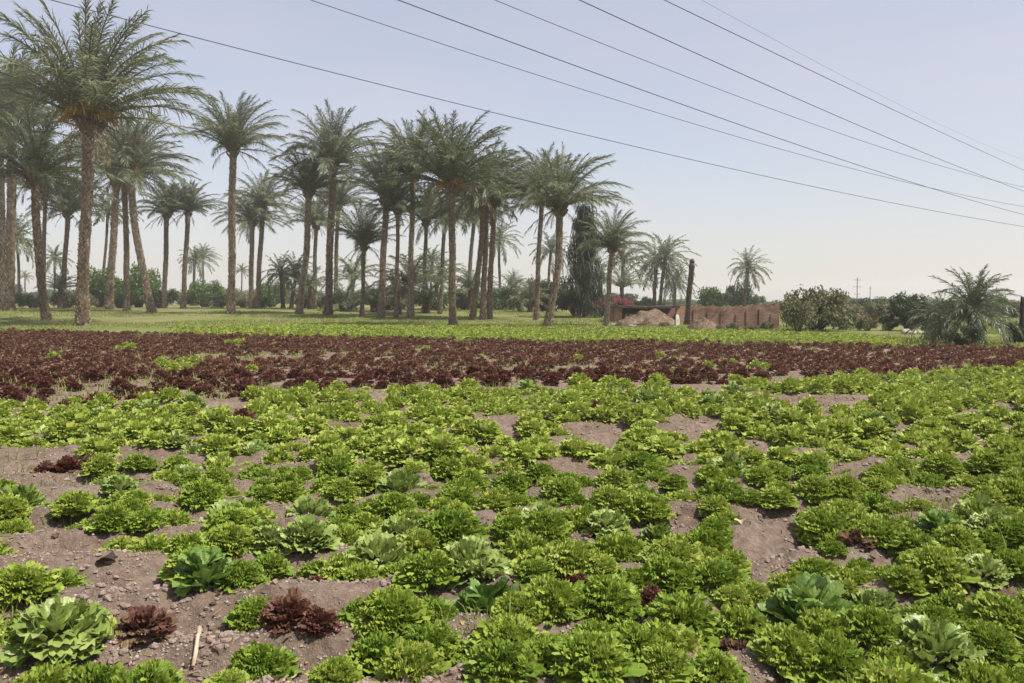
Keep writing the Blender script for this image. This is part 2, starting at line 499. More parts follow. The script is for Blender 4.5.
def pale_parts(rng, r=0.145, n=100, lsz=1.0, ruf=0.013, freq=2.3, nu=4, nv=9, n_out=11, nvo=23):
    """a crinkled head of broad leaf tips with wide flat outer leaves"""
    heart = curly_mb(rng, n, nu, nv, r * 1.0, 0.125, ruf, freq, 0.25, lsz)
    outer = []
    for i in range(n_out):
        f = (i + 0.5) / n_out
        mb = MB()
        V, Q = leaf_grid(r * rng.uniform(0.95, 1.2), 0.62, rad(44 - 36 * f + rng.normal(0, 7)), rad(-16 - 22 * f + rng.normal(0, 12)), i * 2.39996 + rng.normal(0, 0.2), 0.03, ruf * rng.uniform(0.9, 1.4), 3.2, 7, nvo, rng, 0.36, 0.12, pw=2.4)
        V[:, 2] = np.maximum(V[:, 2], -0.005)
        mb.add(V, Q)
        outer.append(mb)
    return heart, outer


def cos_parts(rng, r=0.19):
    """a loose head: few upright wide wavy leaves around a leafy heart"""
    heart = curly_mb(rng, 46, 5, 11, 0.11, 0.17, 0.010, 2.0, 0.9, 1.25)
    outer = []
    for i in range(9):
        f = (i + 0.5) / 9
        mb = MB()
        V, Q = leaf_grid(r * rng.uniform(0.8, 1.1), 0.5, rad(70 - 46 * f + rng.normal(0, 8)), rad(-30 * f + rng.normal(0, 16)), i * 2.39996 + rng.normal(0, 0.3), 0.025, 0.011, 2.6, 10, 25, rng, 0.32, 0.22, neck=0.7, pw=2.0)
        V[:, 2] = np.maximum(V[:, 2], -0.005)
        mb.add(V, Q)
        outer.append(mb)
    return heart, outer


rg = np.random.default_rng(5)
CURLY = [curly_mb(rg, 640, 3, 7, ruf=0.0115, freq=1.8, lsz=0.41).mesh("curly_lettuce", M["curly"], False) for _ in range(10)]
CURLY_LO = [curly_mb(rg, 210, 2, 3, ruf=0.017, freq=1.3, lsz=0.62).arrays() for _ in range(5)]
CURLY_MID = [curly_mb(rg, 380, 3, 5, ruf=0.012, freq=1.5, lsz=0.50).mesh("curly_lettuce", M["curly"], False) for _ in range(5)]
RED = [curly_mb(rg, 200, 4, 8, 0.16, 0.19, 0.012, 1.9, 0.7, 0.8).mesh("red_lettuce", M["red"], False) for _ in range(4)]
RED_MID = [curly_mb(rg, 190, 3, 4, 0.17, 0.15, 0.015, 1.4, 0.7, 0.66).mesh("red_lettuce", M["red"], False) for _ in range(5)]
RED_LO = [curly_mb(rg, 80, 2, 3, 0.17, 0.13, 0.018, 1.2, 0.6, 0.74).arrays() for _ in range(6)]
BRONZE = [curly_mb(rg, 90, 5, 10, 0.16, 0.16, 0.012, 2.2, 0.8, 1.15).mesh("bronze_lettuce", M["bronze"], False) for _ in range(1)]
DEAD = [curly_mb(rg, 40, 4, 8, 0.13, 0.09, 0.02, 2.0, 0.0, 1.3).mesh("withered_lettuce", M["dead"], False) for _ in range(2)]


def joined(heart, outer):
    mb = MB()
    for p in [heart] + outer:
        mb.add(*p.arrays())
    return mb


PALE_PARTS = []
for k in range(3):
    h_, o_ = pale_parts(rg, ruf=[0.012, 0.015, 0.013][k], lsz=[1.25, 0.9, 1.05][k], n=[80, 130, 100][k])
    PALE_PARTS.append((h_.mesh("heart", M["pale"], True), [m.mesh("outer_leaf", M["pale"], True) for m in o_]))
COS_PARTS = []
for k in range(2):
    h_, o_ = cos_parts(rg)
    COS_PARTS.append((h_.mesh("heart", M["broad"], True), [m.mesh("outer_leaf", M["broad"], True) for m in o_]))
PALE = [joined(*pale_parts(rg, ruf=0.014, n=90, nu=4, nv=7, nvo=13)).mesh("pale_lettuce", M["pale"], True) for _ in range(4)]
PALE_LO = []
for k in range(3):
    h_, o_ = pale_parts(rg, ruf=0.015, n=60, lsz=1.2, freq=1.4, nu=3, nv=4, n_out=6, nvo=5)
    PALE_LO.append(joined(h_, o_).arrays())

NEAR_ARR = [curly_mb(rg, 170, 3, 6, ruf=0.013, freq=1.8, lsz=0.8).arrays() for _ in range(2)]
GROUPS = {"curly": "green curly lettuces of the near crop", "pale": "pale smooth lettuces among the crop", "red": "red lettuces of the field",
          "broad": "broad green cos lettuces among the crop", "dead": "withered lettuces among the crop"}
NAMES = {"curly": "curly_lettuce", "pale": "pale_lettuce", "red": "red_lettuce", "broad": "cos_lettuce", "bronze": "bronze_lettuce", "dead": "withered_lettuce"}
placed = []         # (x, y, radius)


def lettuce(kd, x, y, w, label, parts=False, mid=False):
    """w: width in metres"""
    z = float(gh(x, y)) - 0.005
    rz = R.uniform(0, 2 * PI)
    sc = w / 0.36
    grp = GROUPS.get(kd)
    if parts and kd in ("pale", "broad"):
        hm, oms = (PALE_PARTS if kd == "pale" else COS_PARTS)[R.integers(0, 3 if kd == "pale" else 2)]
        o = put(NAMES[kd], None, None, (x, y, z), rz, sc)
        put("heart", hm, o)
        for m_ in oms:
            put("outer_leaf", m_, o)
    else:
        pool = {"curly": CURLY_MID if mid else CURLY, "pale": PALE, "red": RED_MID if mid else RED, "broad": PALE, "bronze": BRONZE, "dead": DEAD}[kd]
        o = put(NAMES[kd], pool[R.integers(0, len(pool))], None, (x, y, z), rz, (sc * R.uniform(0.92, 1.08), sc * R.uniform(0.92, 1.08), sc * R.uniform(0.85, 1.1)))
        o.rotation_euler = (R.normal(0, 0.07), R.normal(0, 0.07), rz)
    tag(o, label, {"curly": "lettuce"}.get(kd, "lettuce"), grp)
    placed.append((x, y, w / 2 * (1.3 if kd in ("pale", "broad", "bronze") else 1.0)))
    return o


# the ones the photograph shows singly: kind, px, py of the base, width in px, label
HAND = [
    ("pale", 60, 662, 92, "large pale butterhead lettuce with spreading rounded outer leaves beside dark shaded soil"),
    ("curly", 98, 686, 84, "bright curly lettuce in front of the large pale butterhead lettuce"),
    ("bronze", 147, 650, 54, "bronze lettuce with reddish tips left of the pale stick"),
    ("curly", 262, 668, 76, "round curly lettuce alone on soil right of the pale stick"),
    ("red", 290, 640, 62, "big deep maroon frilly lettuce behind the lone round curly lettuce"),
    ("red", 318, 646, 46, "smaller maroon frilly lettuce touching the big maroon one behind the lone curly lettuce"),
    ("curly", 228, 708, 54, "curly lettuce at the near end of the pale stick"),
    ("curly", 336, 690, 66, "curly lettuce cut by the bottom edge, right of the lone round curly lettuce"),
    ("broad", 205, 596, 60, "green cos lettuce with wide open leaves on the ridge behind the stick"),
    ("curly", 197, 572, 74, "curly lettuce directly behind the wide open cos lettuce"),
    ("curly", 22, 610, 84, "curly lettuce at the left edge behind the large pale butterhead"),
    ("curly", 58, 598, 62, "curly lettuce between the left edge clump and the charred scrap on soil"),
    ("curly", 148, 555, 62, "dark curly lettuce at the near end of a long green clump"),
    ("curly", 96, 523, 44, "curly lettuce on the soil between two bare furrows on the left"),
    ("curly", 75, 526, 34, "small curly lettuce leftmost of the short green row on bare soil"),
    ("curly", 122, 508, 42, "curly lettuce at the right end of the short green row on bare soil"),
    ("pale", 20, 512, 52, "pale crinkled lettuce at the left edge above the bare furrow"),
    ("curly", 12, 534, 48, "curly lettuce at the left edge below the pale crinkled lettuce"),
    ("red", 46, 476, 38, "maroon lettuce at the left end of the short red row"),
    ("red", 68, 477, 40, "maroon lettuce in the middle of the short red row on bare soil"),
    ("red", 91, 475, 38, "maroon lettuce at the right end of the short red row"),
    ("red", 316, 577, 26, "small maroon lettuce at the edge of the soil strip left of centre"),
    ("pale", 470, 582, 74, "large frosty crinkled lettuce at the head of the bottom centre clump"),
    ("broad", 487, 612, 78, "dark broad leaved cos lettuce in front of the frosty crinkled lettuce"),
    ("curly", 552, 622, 82, "large curly lettuce right of the dark broad leaved cos lettuce"),
    ("curly", 616, 604, 42, "small round curly lettuce between small maroon heads and the frosty pale one"),
    ("curly", 428, 652, 80, "curly lettuce in the bottom centre clump, below the dark cos lettuce"),
    ("curly", 378, 660, 78, "curly lettuce at the left end of the bottom centre clump"),
    ("curly", 480, 668, 80, "yellowish curly lettuce in the bottom centre clump"),
    ("curly", 412, 688, 80, "curly lettuce cut by the bottom edge in the centre clump"),
    ("curly", 545, 682, 70, "curly lettuce at bottom centre right of the yellowish curly lettuce"),
    ("curly", 360, 632, 56, "curly lettuce on the edge of the bottom centre clump beside bare soil"),
    ("pale", 400, 496, 50, "pale crinkled lettuce left of the middle, farthest of three pale heads"),
    ("pale", 470, 536, 54, "pale crinkled lettuce in the middle, between two other pale heads"),
    ("pale", 404, 550, 52, "pale crinkled lettuce nearest of the three pale heads left of centre"),
    ("red", 558, 556, 26, "small red lettuce right of the frosty crinkled lettuce"),
    ("red", 578, 590, 40, "flat red lettuce beside the small round curly lettuce"),
    ("red", 652, 615, 34, "bright red lettuce in front of the frosty pale lettuce right of centre"),
    ("pale", 660, 596, 48, "frosty pale lettuce above the bright red lettuce"),
    ("broad", 808, 622, 90, "large dark cos lettuce with one broad upright leaf at right"),
    ("pale", 872, 612, 60, "pale crinkled lettuce right of the large dark cos lettuce"),
    ("dead", 740, 648, 44, "large withered brown lettuce near the bottom right"),
    ("dead", 856, 556, 34, "small withered brown lettuce right of the bare soil patch"),
    ("curly", 714, 540, 44, "round curly lettuce on the left rim of the right hand soil patch"),
    ("curly", 832, 562, 34, "curly lettuce on the right rim of the right hand soil patch"),
    ("curly", 870, 650, 84, "large light curly lettuce near the bottom right"),
    ("curly", 640, 672, 70, "curly lettuce near the bottom edge right of centre"),
    ("curly", 715, 684, 74, "curly lettuce at the bottom edge in front of the withered brown one"),
    ("curly", 786, 668, 76, "dark curly lettuce at the bottom edge right of the withered brown one"),
    ("curly", 930, 640, 70, "curly lettuce near the right edge, right of the large light curly one"),
    ("curly", 985, 655, 76, "curly lettuce in the bottom right corner clump"),
    ("pale", 190, 412, 36, "whitish lettuce in the row just before the red field at left"),
    ("red", 243, 432, 30, "tall dark red lettuce standing alone in the green crop left"),
    ("dead", 596, 416, 18, "withered brown head at the edge of the green crop, centre"),
    ("broad", 940, 545, 50, "dark cos lettuce at the right below the bare furrow"),
    ("pale", 700, 598, 40, "frosty pale lettuce left of the large dark cos lettuce"),
    ("pale", 730, 545 - 70, 40, "frosty pale lettuce in the middle of the right half, on the crop's far side"),
]
n_ind = {"curly": 0, "pale": 0, "red": 0}
for kd, px, py, wpx, lab in HAND:
    g = G(px, py)
    lettuce(kd, g[0], g[1], wpx * 1.06 * g[1] / F_PX, lab, parts=wpx > 30)
    n_ind[kd] = n_ind.get(kd, 0) + 1

# bare soil patches, ellipses in the photograph, as ground areas
SOIL = [(30, 478, 42, 12), (60, 498, 40, 12), (60, 545, 50, 26), (120, 578, 42, 20), (190, 628, 52, 36), (110, 600, 30, 40), (290, 600, 50, 12), (370, 594, 58, 15),
        (202, 660, 26, 48), (130, 655, 40, 40), (220, 655, 30, 24), (320, 668, 30, 14), (10, 650, 22, 40), (100, 468, 70, 7), (190, 496, 30, 6), (282, 513, 20, 8), (598, 504, 30, 12), (654, 530, 20, 11), (432, 488, 9, 7),
        (684, 522, 15, 13), (775, 548, 52, 34), (606, 628, 12, 8), (480, 548, 14, 6), (545, 655, 12, 7), (845, 640, 13, 7), (1000, 606, 16, 8), (690, 570, 14, 6), (530, 500, 16, 5), (760, 500, 16, 5), (420, 455, 16, 4), (650, 470, 14, 4), (870, 470, 18, 4), (960, 440, 20, 4), (480, 425, 18, 4), (940, 505, 50, 12), (830, 490, 16, 8), (968, 572, 16, 10),
        (706, 391, 42, 7), (825, 405, 60, 8), (695, 433, 30, 10), (222, 410, 46, 8), (155, 460, 52, 6), (606, 438, 32, 13), (530, 426, 20, 7), (340, 440, 25, 5),
        (900, 430, 26, 5), (300, 470, 24, 5), (560, 470, 20, 6), (760, 460, 26, 6), (980, 470, 30, 6), (870, 530, 20, 7)]
NEAR_EDGE = ([0, 150, 330, 460, 600, 720, 850, 1024], [413, 406, 393, 396, 391, 388, 381, 373])    # green / red
FAR_EDGE = ([0, 150, 330, 600, 850, 1024], [331, 335, 339, 344, 347, 350])                          # red / grass


def in_soil(px, py):
    return any(((px - a) / c) ** 2 + ((py - b) / d) ** 2 < 1 for a, b, c, d in SOIL)


def scatter_rows(y0, y1, half, row, step, rng):
    """plants along the wavy rows, jittered"""
    pts = []
    n_r0, n_r1 = int((y0 - 14) / row) - 20, int((y1 + 14) / row) + 20
    for k in range(n_r0, n_r1):
        xs = np.arange(-1.0 * half, half, step) + rng.uniform(-0.3, 0.3) * step
        xs = xs + rng.normal(0, 0.22 * step, len(xs))
        yy = k * row + 0.16 * xs + 0.35 * vnoise(xs * 0.25, xs * 0 + k * 0.3, 3) + rng.normal(0, 0.2 * row, len(xs))
        for x_, y_ in zip(xs, yy):
            if y0 < y_ < y1 and abs(x_) < 0.66 * y_ + 1.4:
                pts.append((x_, y_))
    rng.shuffle(pts)
    return pts


cell = {}


def cell_add(x, y, r):
    cell.setdefault((int(x // 0.6), int(y // 0.6)), []).append((x, y, r))


def cell_free(x, y, r, k):
    ci, cj = int(x // 0.6), int(y // 0.6)
    for i in (-1, 0, 1):
        for j in (-1, 0, 1):
            for a, b, c in cell.get((ci + i, cj + j), ()):
                if math.hypot(a - x, b - y) < k * (c + r):
                    return False
    return True


for p_ in placed:
    cell_add(*p_)
green, reds = [], []
for x_, y_ in scatter_rows(3.0, 7, 9, 0.24, 0.20, R) + scatter_rows(6.0, 23, 18, 0.28, 0.24, R):
    px, py = pix(x_, y_, 0.0)
    if py < np.interp(px, *NEAR_EDGE) + R.normal(0, 2):
        continue
    if in_soil(px, py):
        continue
    dens = vnoise(x_ * 0.9, y_ * 0.9, 21)
    if py > 430 and px < 340 and dens < -0.16:
        continue
    if (dens < -0.43 or R.random() < 0.03) and not (py > 560 and px > 330):
        continue
    w = float(np.clip(R.normal(0.36, 0.075), 0.17, 0.50)) * (0.9 if px < 330 else 1.0)
    if not cell_free(x_, y_, w / 2, 0.55 if y_ > 6 else (0.45 if px > 330 else 0.47)):
        continue
    cell_add(x_, y_, w / 2)
    u = R.random() + 0.35 * vnoise(x_ * 0.6, y_ * 0.6, 33)
    kd = "pale" if u > 0.985 else ("red" if u < -0.085 and py < 540 else "curly")
    green.append((kd, x_, y_, w if kd != "red" else w * 0.75, px, py))
for x_, y_ in scatter_rows(10.5, 43, 32, 0.34, 0.29, R):
    px, py = pix(x_, y_, 0.0)
    if py > np.interp(px, *NEAR_EDGE) - 2 + R.normal(0, 2) or py < np.interp(px, *FAR_EDGE) + R.normal(0, 0.8):
        continue
    bare = vnoise(x_ * 0.45, y_ * 0.45, 41) + 0.5 * vnoise(x_ * 1.3, y_ * 1.3, 42)
    thin = 0.30 if px > 330 else 0.27
    if bare > thin and R.random() < 0.8 or R.random() < 0.08:
        continue
    w = float(np.clip(R.normal(0.34, 0.06), 0.2, 0.48))
    if not cell_free(x_, y_, w / 2, 0.6):
        continue
    cell_add(x_, y_, w / 2)
    gsp = [(178, 369, 24, 6), (128, 350, 12, 3), (235, 346, 10, 2.5), (760, 373, 10, 3), (420, 352, 12, 2)]
    kd = "curly" if any(((px - a) / c) ** 2 + ((py - b) / d) ** 2 < 1 for a, b, c, d in gsp) or R.random() < 0.012 else "red"
    reds.append((kd, x_, y_, w, px, py))


def zone(px, py):
    col = "left of centre" if px < 340 else ("in the middle" if px < 680 else "on the right")
    if py > 600:
        return {"left of centre": "among the bare soil of the near left corner", "in the middle": "packed in the nearest clump at bottom centre", "on the right": "packed in the nearest clump at bottom right"}[col]
    if py > 520:
        return {"left of centre": "beside the soil strips behind the pale stick", "in the middle": "between the frosty pale heads and the small soil patches", "on the right": "around the big bare soil patch on the right"}[col]
    if py > 450:
        return {"left of centre": "behind the short red row on the left", "in the middle": "in the dense crop behind the three pale heads", "on the right": "in the dense crop along the dark furrow on the right"}[col]
    return {"left of centre": "near the red field on the left", "in the middle": "near the red field in the middle", "on the right": "near the red field on the right"}[col]


VIS = lambda px, py: -30 < px < 1054 and py < 735
DESC = {"curly": ["small bright curly green lettuce", "bright curly green lettuce", "large bright curly green lettuce"],
        "pale": ["small pale lettuce", "pale lettuce", "large pale lettuce"],
        "red": ["small red frilly lettuce", "red frilly lettuce", "large red frilly lettuce"]}


def size_i(w):
    return 0 if w < 0.29 else (1 if w < 0.38 else 2)


rest = {"curly": [], "pale": [], "red": []}
allp = sorted(green + reds, key=lambda a: a[2])
n_red0 = sum(1 for a in green if a[0] == "red")
for kd, x_, y_, w, px, py in allp:
    in_red = py < np.interp(px, *NEAR_EDGE)
    cap = {"curly": 298, "pale": 140, "red": 298}[kd]
    if VIS(px, py) and n_ind[kd] < cap and not (in_red and kd == "curly"):
        n_ind[kd] += 1
        if in_red:
            where = "at the near edge of the red field, " + ("far left" if px < 230 else "left of the middle" if px < 480 else "right of the middle" if px < 760 else "far right")
        else:
            where = zone(px, py)
        o = lettuce(kd, x_, y_, w, f"{DESC[kd][size_i(w)]} {where}", parts=(kd == "pale" and y_ < 6.5), mid=y_ > 7.5)
        o["group"] = o["label"].replace("lettuce", "lettuces")
    else:
        rest[kd].append((x_, y_, w))


def stuff_rows(name, items, pool, mat, smooth=False):
    mb = MB()
    for x_, y_, w in items:
        V, Q, T = (NEAR_ARR[R.integers(0, len(NEAR_ARR))] if y_ < 10 and pool is CURLY_LO else pool[R.integers(0, len(pool))])
        a = R.uniform(0, 2 * PI)
        ca, sa = math.cos(a) * w / 0.36, math.sin(a) * w / 0.36
        Z = float(gh(x_, y_))
        V2 = np.stack([V[:, 0] * ca - V[:, 1] * sa + x_, V[:, 0] * sa + V[:, 1] * ca + y_, V[:, 2] * w / 0.36 * R.uniform(0.8, 1.15) + Z], 1)
        mb.add(V2, Q)
    if mb.n:
        kind(put(name, mb.mesh(name, mat, smooth)), "stuff")


stuff_rows("distant_green_lettuce_crop", rest["curly"], CURLY_LO, M["curly"])
stuff_rows("distant_pale_lettuce_crop", rest["pale"], PALE_LO, M["pale"])
stuff_rows("distant_red_lettuce_crop", rest["red"], RED_LO, M["red"])
print("lettuces", n_ind, {k: len(v) for k, v in rest.items()})


# ------------------------------------------------------------------ soil clods, weeds, grass, young crop
def clods():
    rng = np.random.default_rng(8)
    mb = MB()
    n = 0
    while n < 14000:
        y_ = 3.0 + 11 * rng.random() ** 1.7
        x_ = rng.uniform(-1, 1) * (0.64 * y_ + 0.6)
        px, py = pix(x_, y_, 0)
        if (not in_soil(px, py) and rng.random() < 0.72) or vnoise(x_ * 2.2, y_ * 2.2, 87) < rng.uniform(-0.3, 0.25):
            continue
        s = 0.004 + 0.017 * rng.random() ** 4
        blob(mb, (x_, y_, float(gh_fine(x_, y_)) + s * 0.2), (s * rng.uniform(0.8, 1.5), s * rng.uniform(0.8, 1.4), s * rng.uniform(0.6, 1)), rng, 5, 6, 0.3)
        n += 1
    kind(put("soil_clods", mb.mesh("soil_clods", M["clod"])), "stuff")


def crumbs():
    """fine crumbly earth: thousands of tiny angular bits"""
    rng = np.random.default_rng(18)
    n = 60000
    y_ = 3.0 + 9 * rng.random(n) ** 1.8
    x_ = rng.uniform(-1, 1, n) * (0.64 * y_ + 0.5)
    keep = vnoise(x_ * 2.6, y_ * 2.6, 88) + 0.5 * vnoise(x_ * 9, y_ * 9, 89) > rng.uniform(-0.5, 0.25, n)
    x_, y_ = x_[keep], y_[keep]
    n = len(x_)
    sz = 0.0025 + 0.0075 * rng.random(n) ** 2.5
    c = np.stack([x_, y_, gh_fine(x_, y_) + sz * 0.25], 1)
    oct_ = np.array([(1, 0, 0), (-1, 0, 0), (0, 1, 0), (0, -1, 0), (0, 0, 1), (0, 0, -1)], float)
    a = rng.uniform(0, 6.28, n)
    V = oct_[None] * sz[:, None, None] * rng.uniform(0.6, 1.5, (n, 6, 1))
    V = np.stack([V[..., 0] * np.cos(a)[:, None] - V[..., 1] * np.sin(a)[:, None], V[..., 0] * np.sin(a)[:, None] + V[..., 1] * np.cos(a)[:, None], V[..., 2]], -1) + c[:, None]
    T = np.array([(0, 2, 4), (2, 1, 4), (1, 3, 4), (3, 0, 4), (2, 0, 5), (1, 2, 5), (3, 1, 5), (0, 3, 5)])
    T = (np.arange(n)[:, None, None] * 6 + T[None]).reshape(-1, 3)
    kind(put("soil_crumbs", np_mesh("soil_crumbs", V.reshape(-1, 3), np.zeros((0, 4), int), T, M["crumb"])), "stuff")


clods()
crumbs()


def blades(xy, h, wd, rng, per=5, spread=0.05, lean=0.5):
    """curved grass blades, two quads each"""
    n = len(xy) * per
    b = np.repeat(np.asarray(xy), per, 0) + rng.normal(0, spread, (n, 2))
    z = gh_fine(b[:, 0], b[:, 1]) - 0.01
    hh = np.repeat(h, per) * rng.uniform(0.5, 1.15, n)
    az = rng.uniform(0, 2 * PI, n)
    ln = rng.uniform(0.1, lean, n) * hh
    dx, dy = np.cos(az), np.sin(az)
    sx, sy = -dy * wd, dx * wd
    base = np.stack([b[:, 0], b[:, 1], z], 1)
    mid = base + np.stack([dx * ln * 0.35, dy * ln * 0.35, hh * 0.6], 1)
    tip = base + np.stack([dx * ln, dy * ln, hh], 1)
    sv = np.stack([sx, sy, 0 * sx], 1) * 0.5
    V = np.stack([base - sv, base + sv, mid - sv * 0.8, mid + sv * 0.8, tip - sv * 0.1, tip + sv * 0.1], 1).reshape(-1, 3)
    o = np.arange(n)[:, None] * 6
    Q = np.concatenate([o + [0, 1, 3, 2], o + [2, 3, 5, 4]])
    return V, Q


def grass():
    rng = np.random.default_rng(9)
    # weeds among the crop
    pts = []
    while len(pts) < 900:
        y_ = 3.2 + 12 * rng.random() ** 1.5
        x_ = rng.uniform(-1, 1) * (0.64 * y_ + 0.6)
        if vnoise(x_ * 1.1, y_ * 1.1, 61) > 0.08:
            pts.append((x_, y_))
    pts = np.array(pts)
    V, Q = blades(pts, rng.uniform(0.05, 0.16, len(pts)), 0.006, rng, 7, 0.025, 0.9)
    kind(put("weeds", np_mesh("weeds", V, Q, np.zeros((0, 3), int), M["grass"])), "stuff")
    # weeds between the red rows
    y_ = rng.uniform(10, 42, 17000); x_ = rng.uniform(-1, 1, 17000) * (0.66 * y_ + 1)
    px, py = pix(x_, y_, 0 * x_)
    wt = vnoise(x_ * 0.45, y_ * 0.45, 41) + 0.5 * vnoise(x_ * 1.3, y_ * 1.3, 42) + np.where(px < 330, 0.1, 0)
    ok = (py < np.interp(px, *NEAR_EDGE) + 5) & (wt > 0.05)
    pts = np.stack([x_, y_], 1)[ok]
    V, Q = blades(pts, rng.uniform(0.05, 0.13, len(pts)), 0.014, rng, 8, 0.10, 0.9)
    kind(put("weeds_between_rows", np_mesh("weeds_between_rows", V, Q, np.zeros((0, 3), int), M["grass"])), "stuff")
    # turf under the palms
    n = 70000
    y_ = 25 + 80 * rng.random(n) ** 1.6
    x_ = rng.uniform(-1, 1, n) * (0.68 * y_ + 1)
    px, py = pix(x_, y_, 0 * x_)
    ok = (py < np.interp(px, *FAR_EDGE) + 2) & (vnoise(x_ * 0.16, y_ * 0.16, 71) + 0.4 * vnoise(x_ * 0.6, y_ * 0.6, 72) > -0.08)
    pts = np.stack([x_, y_], 1)[ok]
    hh = 0.08 + 0.16 * np.clip(vnoise(pts[:, 0] * 0.3, pts[:, 1] * 0.3, 73) + 0.5, 0, 1) * rng.random(len(pts))
    V, Q = blades(pts, hh, 0.035, rng, 4, 0.16, 0.9)
    kind(put("grass", np_mesh("grass", V, Q, np.zeros((0, 3), int), M["grass"])), "stuff")
    # strip of young bright crop along the far side of the red field
    n = 16000
    px = rng.uniform(170, 900, n)
    lo = np.interp(px, [170, 330, 600, 850, 900], [328, 326, 330, 336, 340])
    hi = np.interp(px, *FAR_EDGE) + 1
    py = lo + (hi - lo) * rng.random(n)
    keep = rng.random(n) < np.interp(px, [170, 340, 820, 900], [0.15, 1, 1, 0.2])
    g = np.array([G(a, b)[:2] for a, b in zip(px[keep], py[keep])])
    row = np.abs(((g[:, 1] + 0.3 * g[:, 0]) / 0.9) % 1 - 0.5) < 0.34
    g = g[row]
    m = MB()
    lo_pool = [curly_mb(rng, 12, 3, 3, 0.13, 0.12, 0.02, 1.2, 0.6, 1.3).arrays() for _ in range(4)]
    for a, b in g[:9000]:
        V, Q, T = lo_pool[rng.integers(0, 4)]
        s = rng.uniform(0.6, 1.1)
        an = rng.uniform(0, 6.28)
        m.add(np.stack([(V[:, 0] * math.cos(an) - V[:, 1] * math.sin(an)) * s + a, (V[:, 0] * math.sin(an) + V[:, 1] * math.cos(an)) * s + b, V[:, 2] * s + float(gh(a, b))], 1), Q)
    kind(put("young_green_crop", m.mesh("young_green_crop", M["clover"])), "stuff")


grass()


# ------------------------------------------------------------------ palms
def frond(mb, L_, az, e0, droop, wind, rng, nl=40, nseg=9, wl=0.013, ll=0.185, dry=False):
    s = np.linspace(0, 1, nseg)
    e = e0 - droop * s ** 1.4
    em = (e[1:] + e[:-1]) / 2
    rho = np.concatenate([[0], np.cumsum(np.cos(em))]) / (nseg - 1) * L_
    zz = np.concatenate([[0], np.cumsum(np.sin(em))]) / (nseg - 1) * L_
    side = rng.normal(0, 0.10) * s ** 2 * L_
    ca, sa = math.cos(az), math.sin(az)
    pts = np.stack([rho * ca - side * sa, rho * sa + side * ca, zz], 1)
    pts = pts + np.asarray(wind)[None] * (s ** 2)[:, None] * L_
    pts = pts + np.array([ca * 0.03, sa * 0.03, 0])
    tube(mb, pts, np.linspace(0.013, 0.003, nseg) * L_, 3, False)
    sl = np.linspace(0.14, 0.99, nl) + rng.normal(0, 0.004, nl)
    sl = np.clip(sl, 0.1, 1)
    B = np.stack([np.interp(sl, s, pts[:, k]) for k in range(3)], 1)
    T = np.gradient(pts, axis=0)
    T = np.stack([np.interp(sl, s, T[:, k]) for k in range(3)], 1)
    T /= np.linalg.norm(T, axis=1, keepdims=True)
    up = np.array([0, 0, 1.0])
    lat0 = np.array([-sa, ca, 0])
    N_ = np.cross(T, lat0); N_ *= np.sign(N_[:, 2:3] + 1e-6)
    prof = np.interp(sl, [0.1, 0.3, 0.6, 0.85, 1.0], [0.55, 0.95, 1.0, 0.75, 0.45])
    for sg in (-1, 1):
        a = np.radians(np.interp(sl, [0.1, 0.5, 1], [66, 50, 20]) + rng.normal(0, 7, nl))
        tilt = np.radians(rng.normal(14, 18, nl))
        out = sg * lat0[None] * np.cos(tilt)[:, None] + N_ * np.sin(tilt)[:, None]
        D = T * np.cos(a)[:, None] + out * np.sin(a)[:, None]
        l = (ll * L_ * prof * rng.uniform(0.8, 1.15, nl))[:, None]
        g = rng.uniform(0.15, 0.55, nl)[:, None] + (0.5 if dry else 0)
        mid = B + D * l * 0.5 - up * l * g * 0.22
        tip = B + D * l * 0.97 - up * l * g
        wv = np.cross(D, rng.normal(0, 1, (nl, 3)) * 0.6 + N_)
        wv /= np.linalg.norm(wv, axis=1, keepdims=True) + 1e-9
        wv = wv * wl * L_ * 0.5
        V = np.stack([B - wv * 0.7, B + wv * 0.7, mid - wv, mid + wv, tip - wv * 0.12, tip + wv * 0.12], 1).reshape(-1, 3)
        o = np.arange(nl)[:, None] * 6
        mb.add(V, np.concatenate([o + [0, 1, 3, 2], o + [2, 3, 5, 4]]))


def crown_mesh(rng, n=50, wind=(0.10, 0.0, 0.0), nl=62, lo=-18, young=False, wl=0.0085, arch=1.0):
    mb = MB()
    for i in range(n):
        f = (i + 0.5) / n
        az = i * 2.39996 + rng.normal(0, 0.25)
        e0 = rad(86 - (86 - lo) * f ** 1.05 + rng.normal(0, 7))
        droop = rad((rng.uniform(34, 64) + 26 * (1 - abs(2 * f - 1))) * arch)
        if young:
            droop *= 1.15
        L_ = (0.88 + 0.12 * min(1, f * 2.2)) * rng.uniform(0.86, 1.08)
        frond(mb, L_, az, e0, droop, wind, rng, nl, wl=wl)
    return mb.mesh("crown", M["frond"])


prg = np.random.default_rng(21)
CROWNS = [crown_mesh(prg, n, (wx, prg.normal(0, 0.03), 0), lo=lo, arch=ar) for n, wx, lo, ar in [(62, 0.05, 14, 0.84), (54, 0.03, 6, 0.95), (58, 0.06, 20, 0.76), (50, 0.02, 2, 1.0), (60, 0.04, 18, 0.80), (56, 0.08, 12, 0.88), (46, 0.03, 22, 0.74), (60, 0.06, 8, 0.92)]]
CROWNS_SMALL = [crown_mesh(prg, n, (0.06, 0, 0), 22, lo, wl=0.024) for n, lo in [(38, -30), (34, -12), (40, -40)]]
CROWNS_LOW = [crown_mesh(prg, n, (0.03, 0, 0), 40, lo, False, 0.014) for n, lo in [(54, -32), (48, -40)]]
CROWNS_YOUNG = [crown_mesh(prg, n, (0.05, 0, 0), 34, lo, True, 0.015) for n, lo in [(34, 10), (30, 20)]]


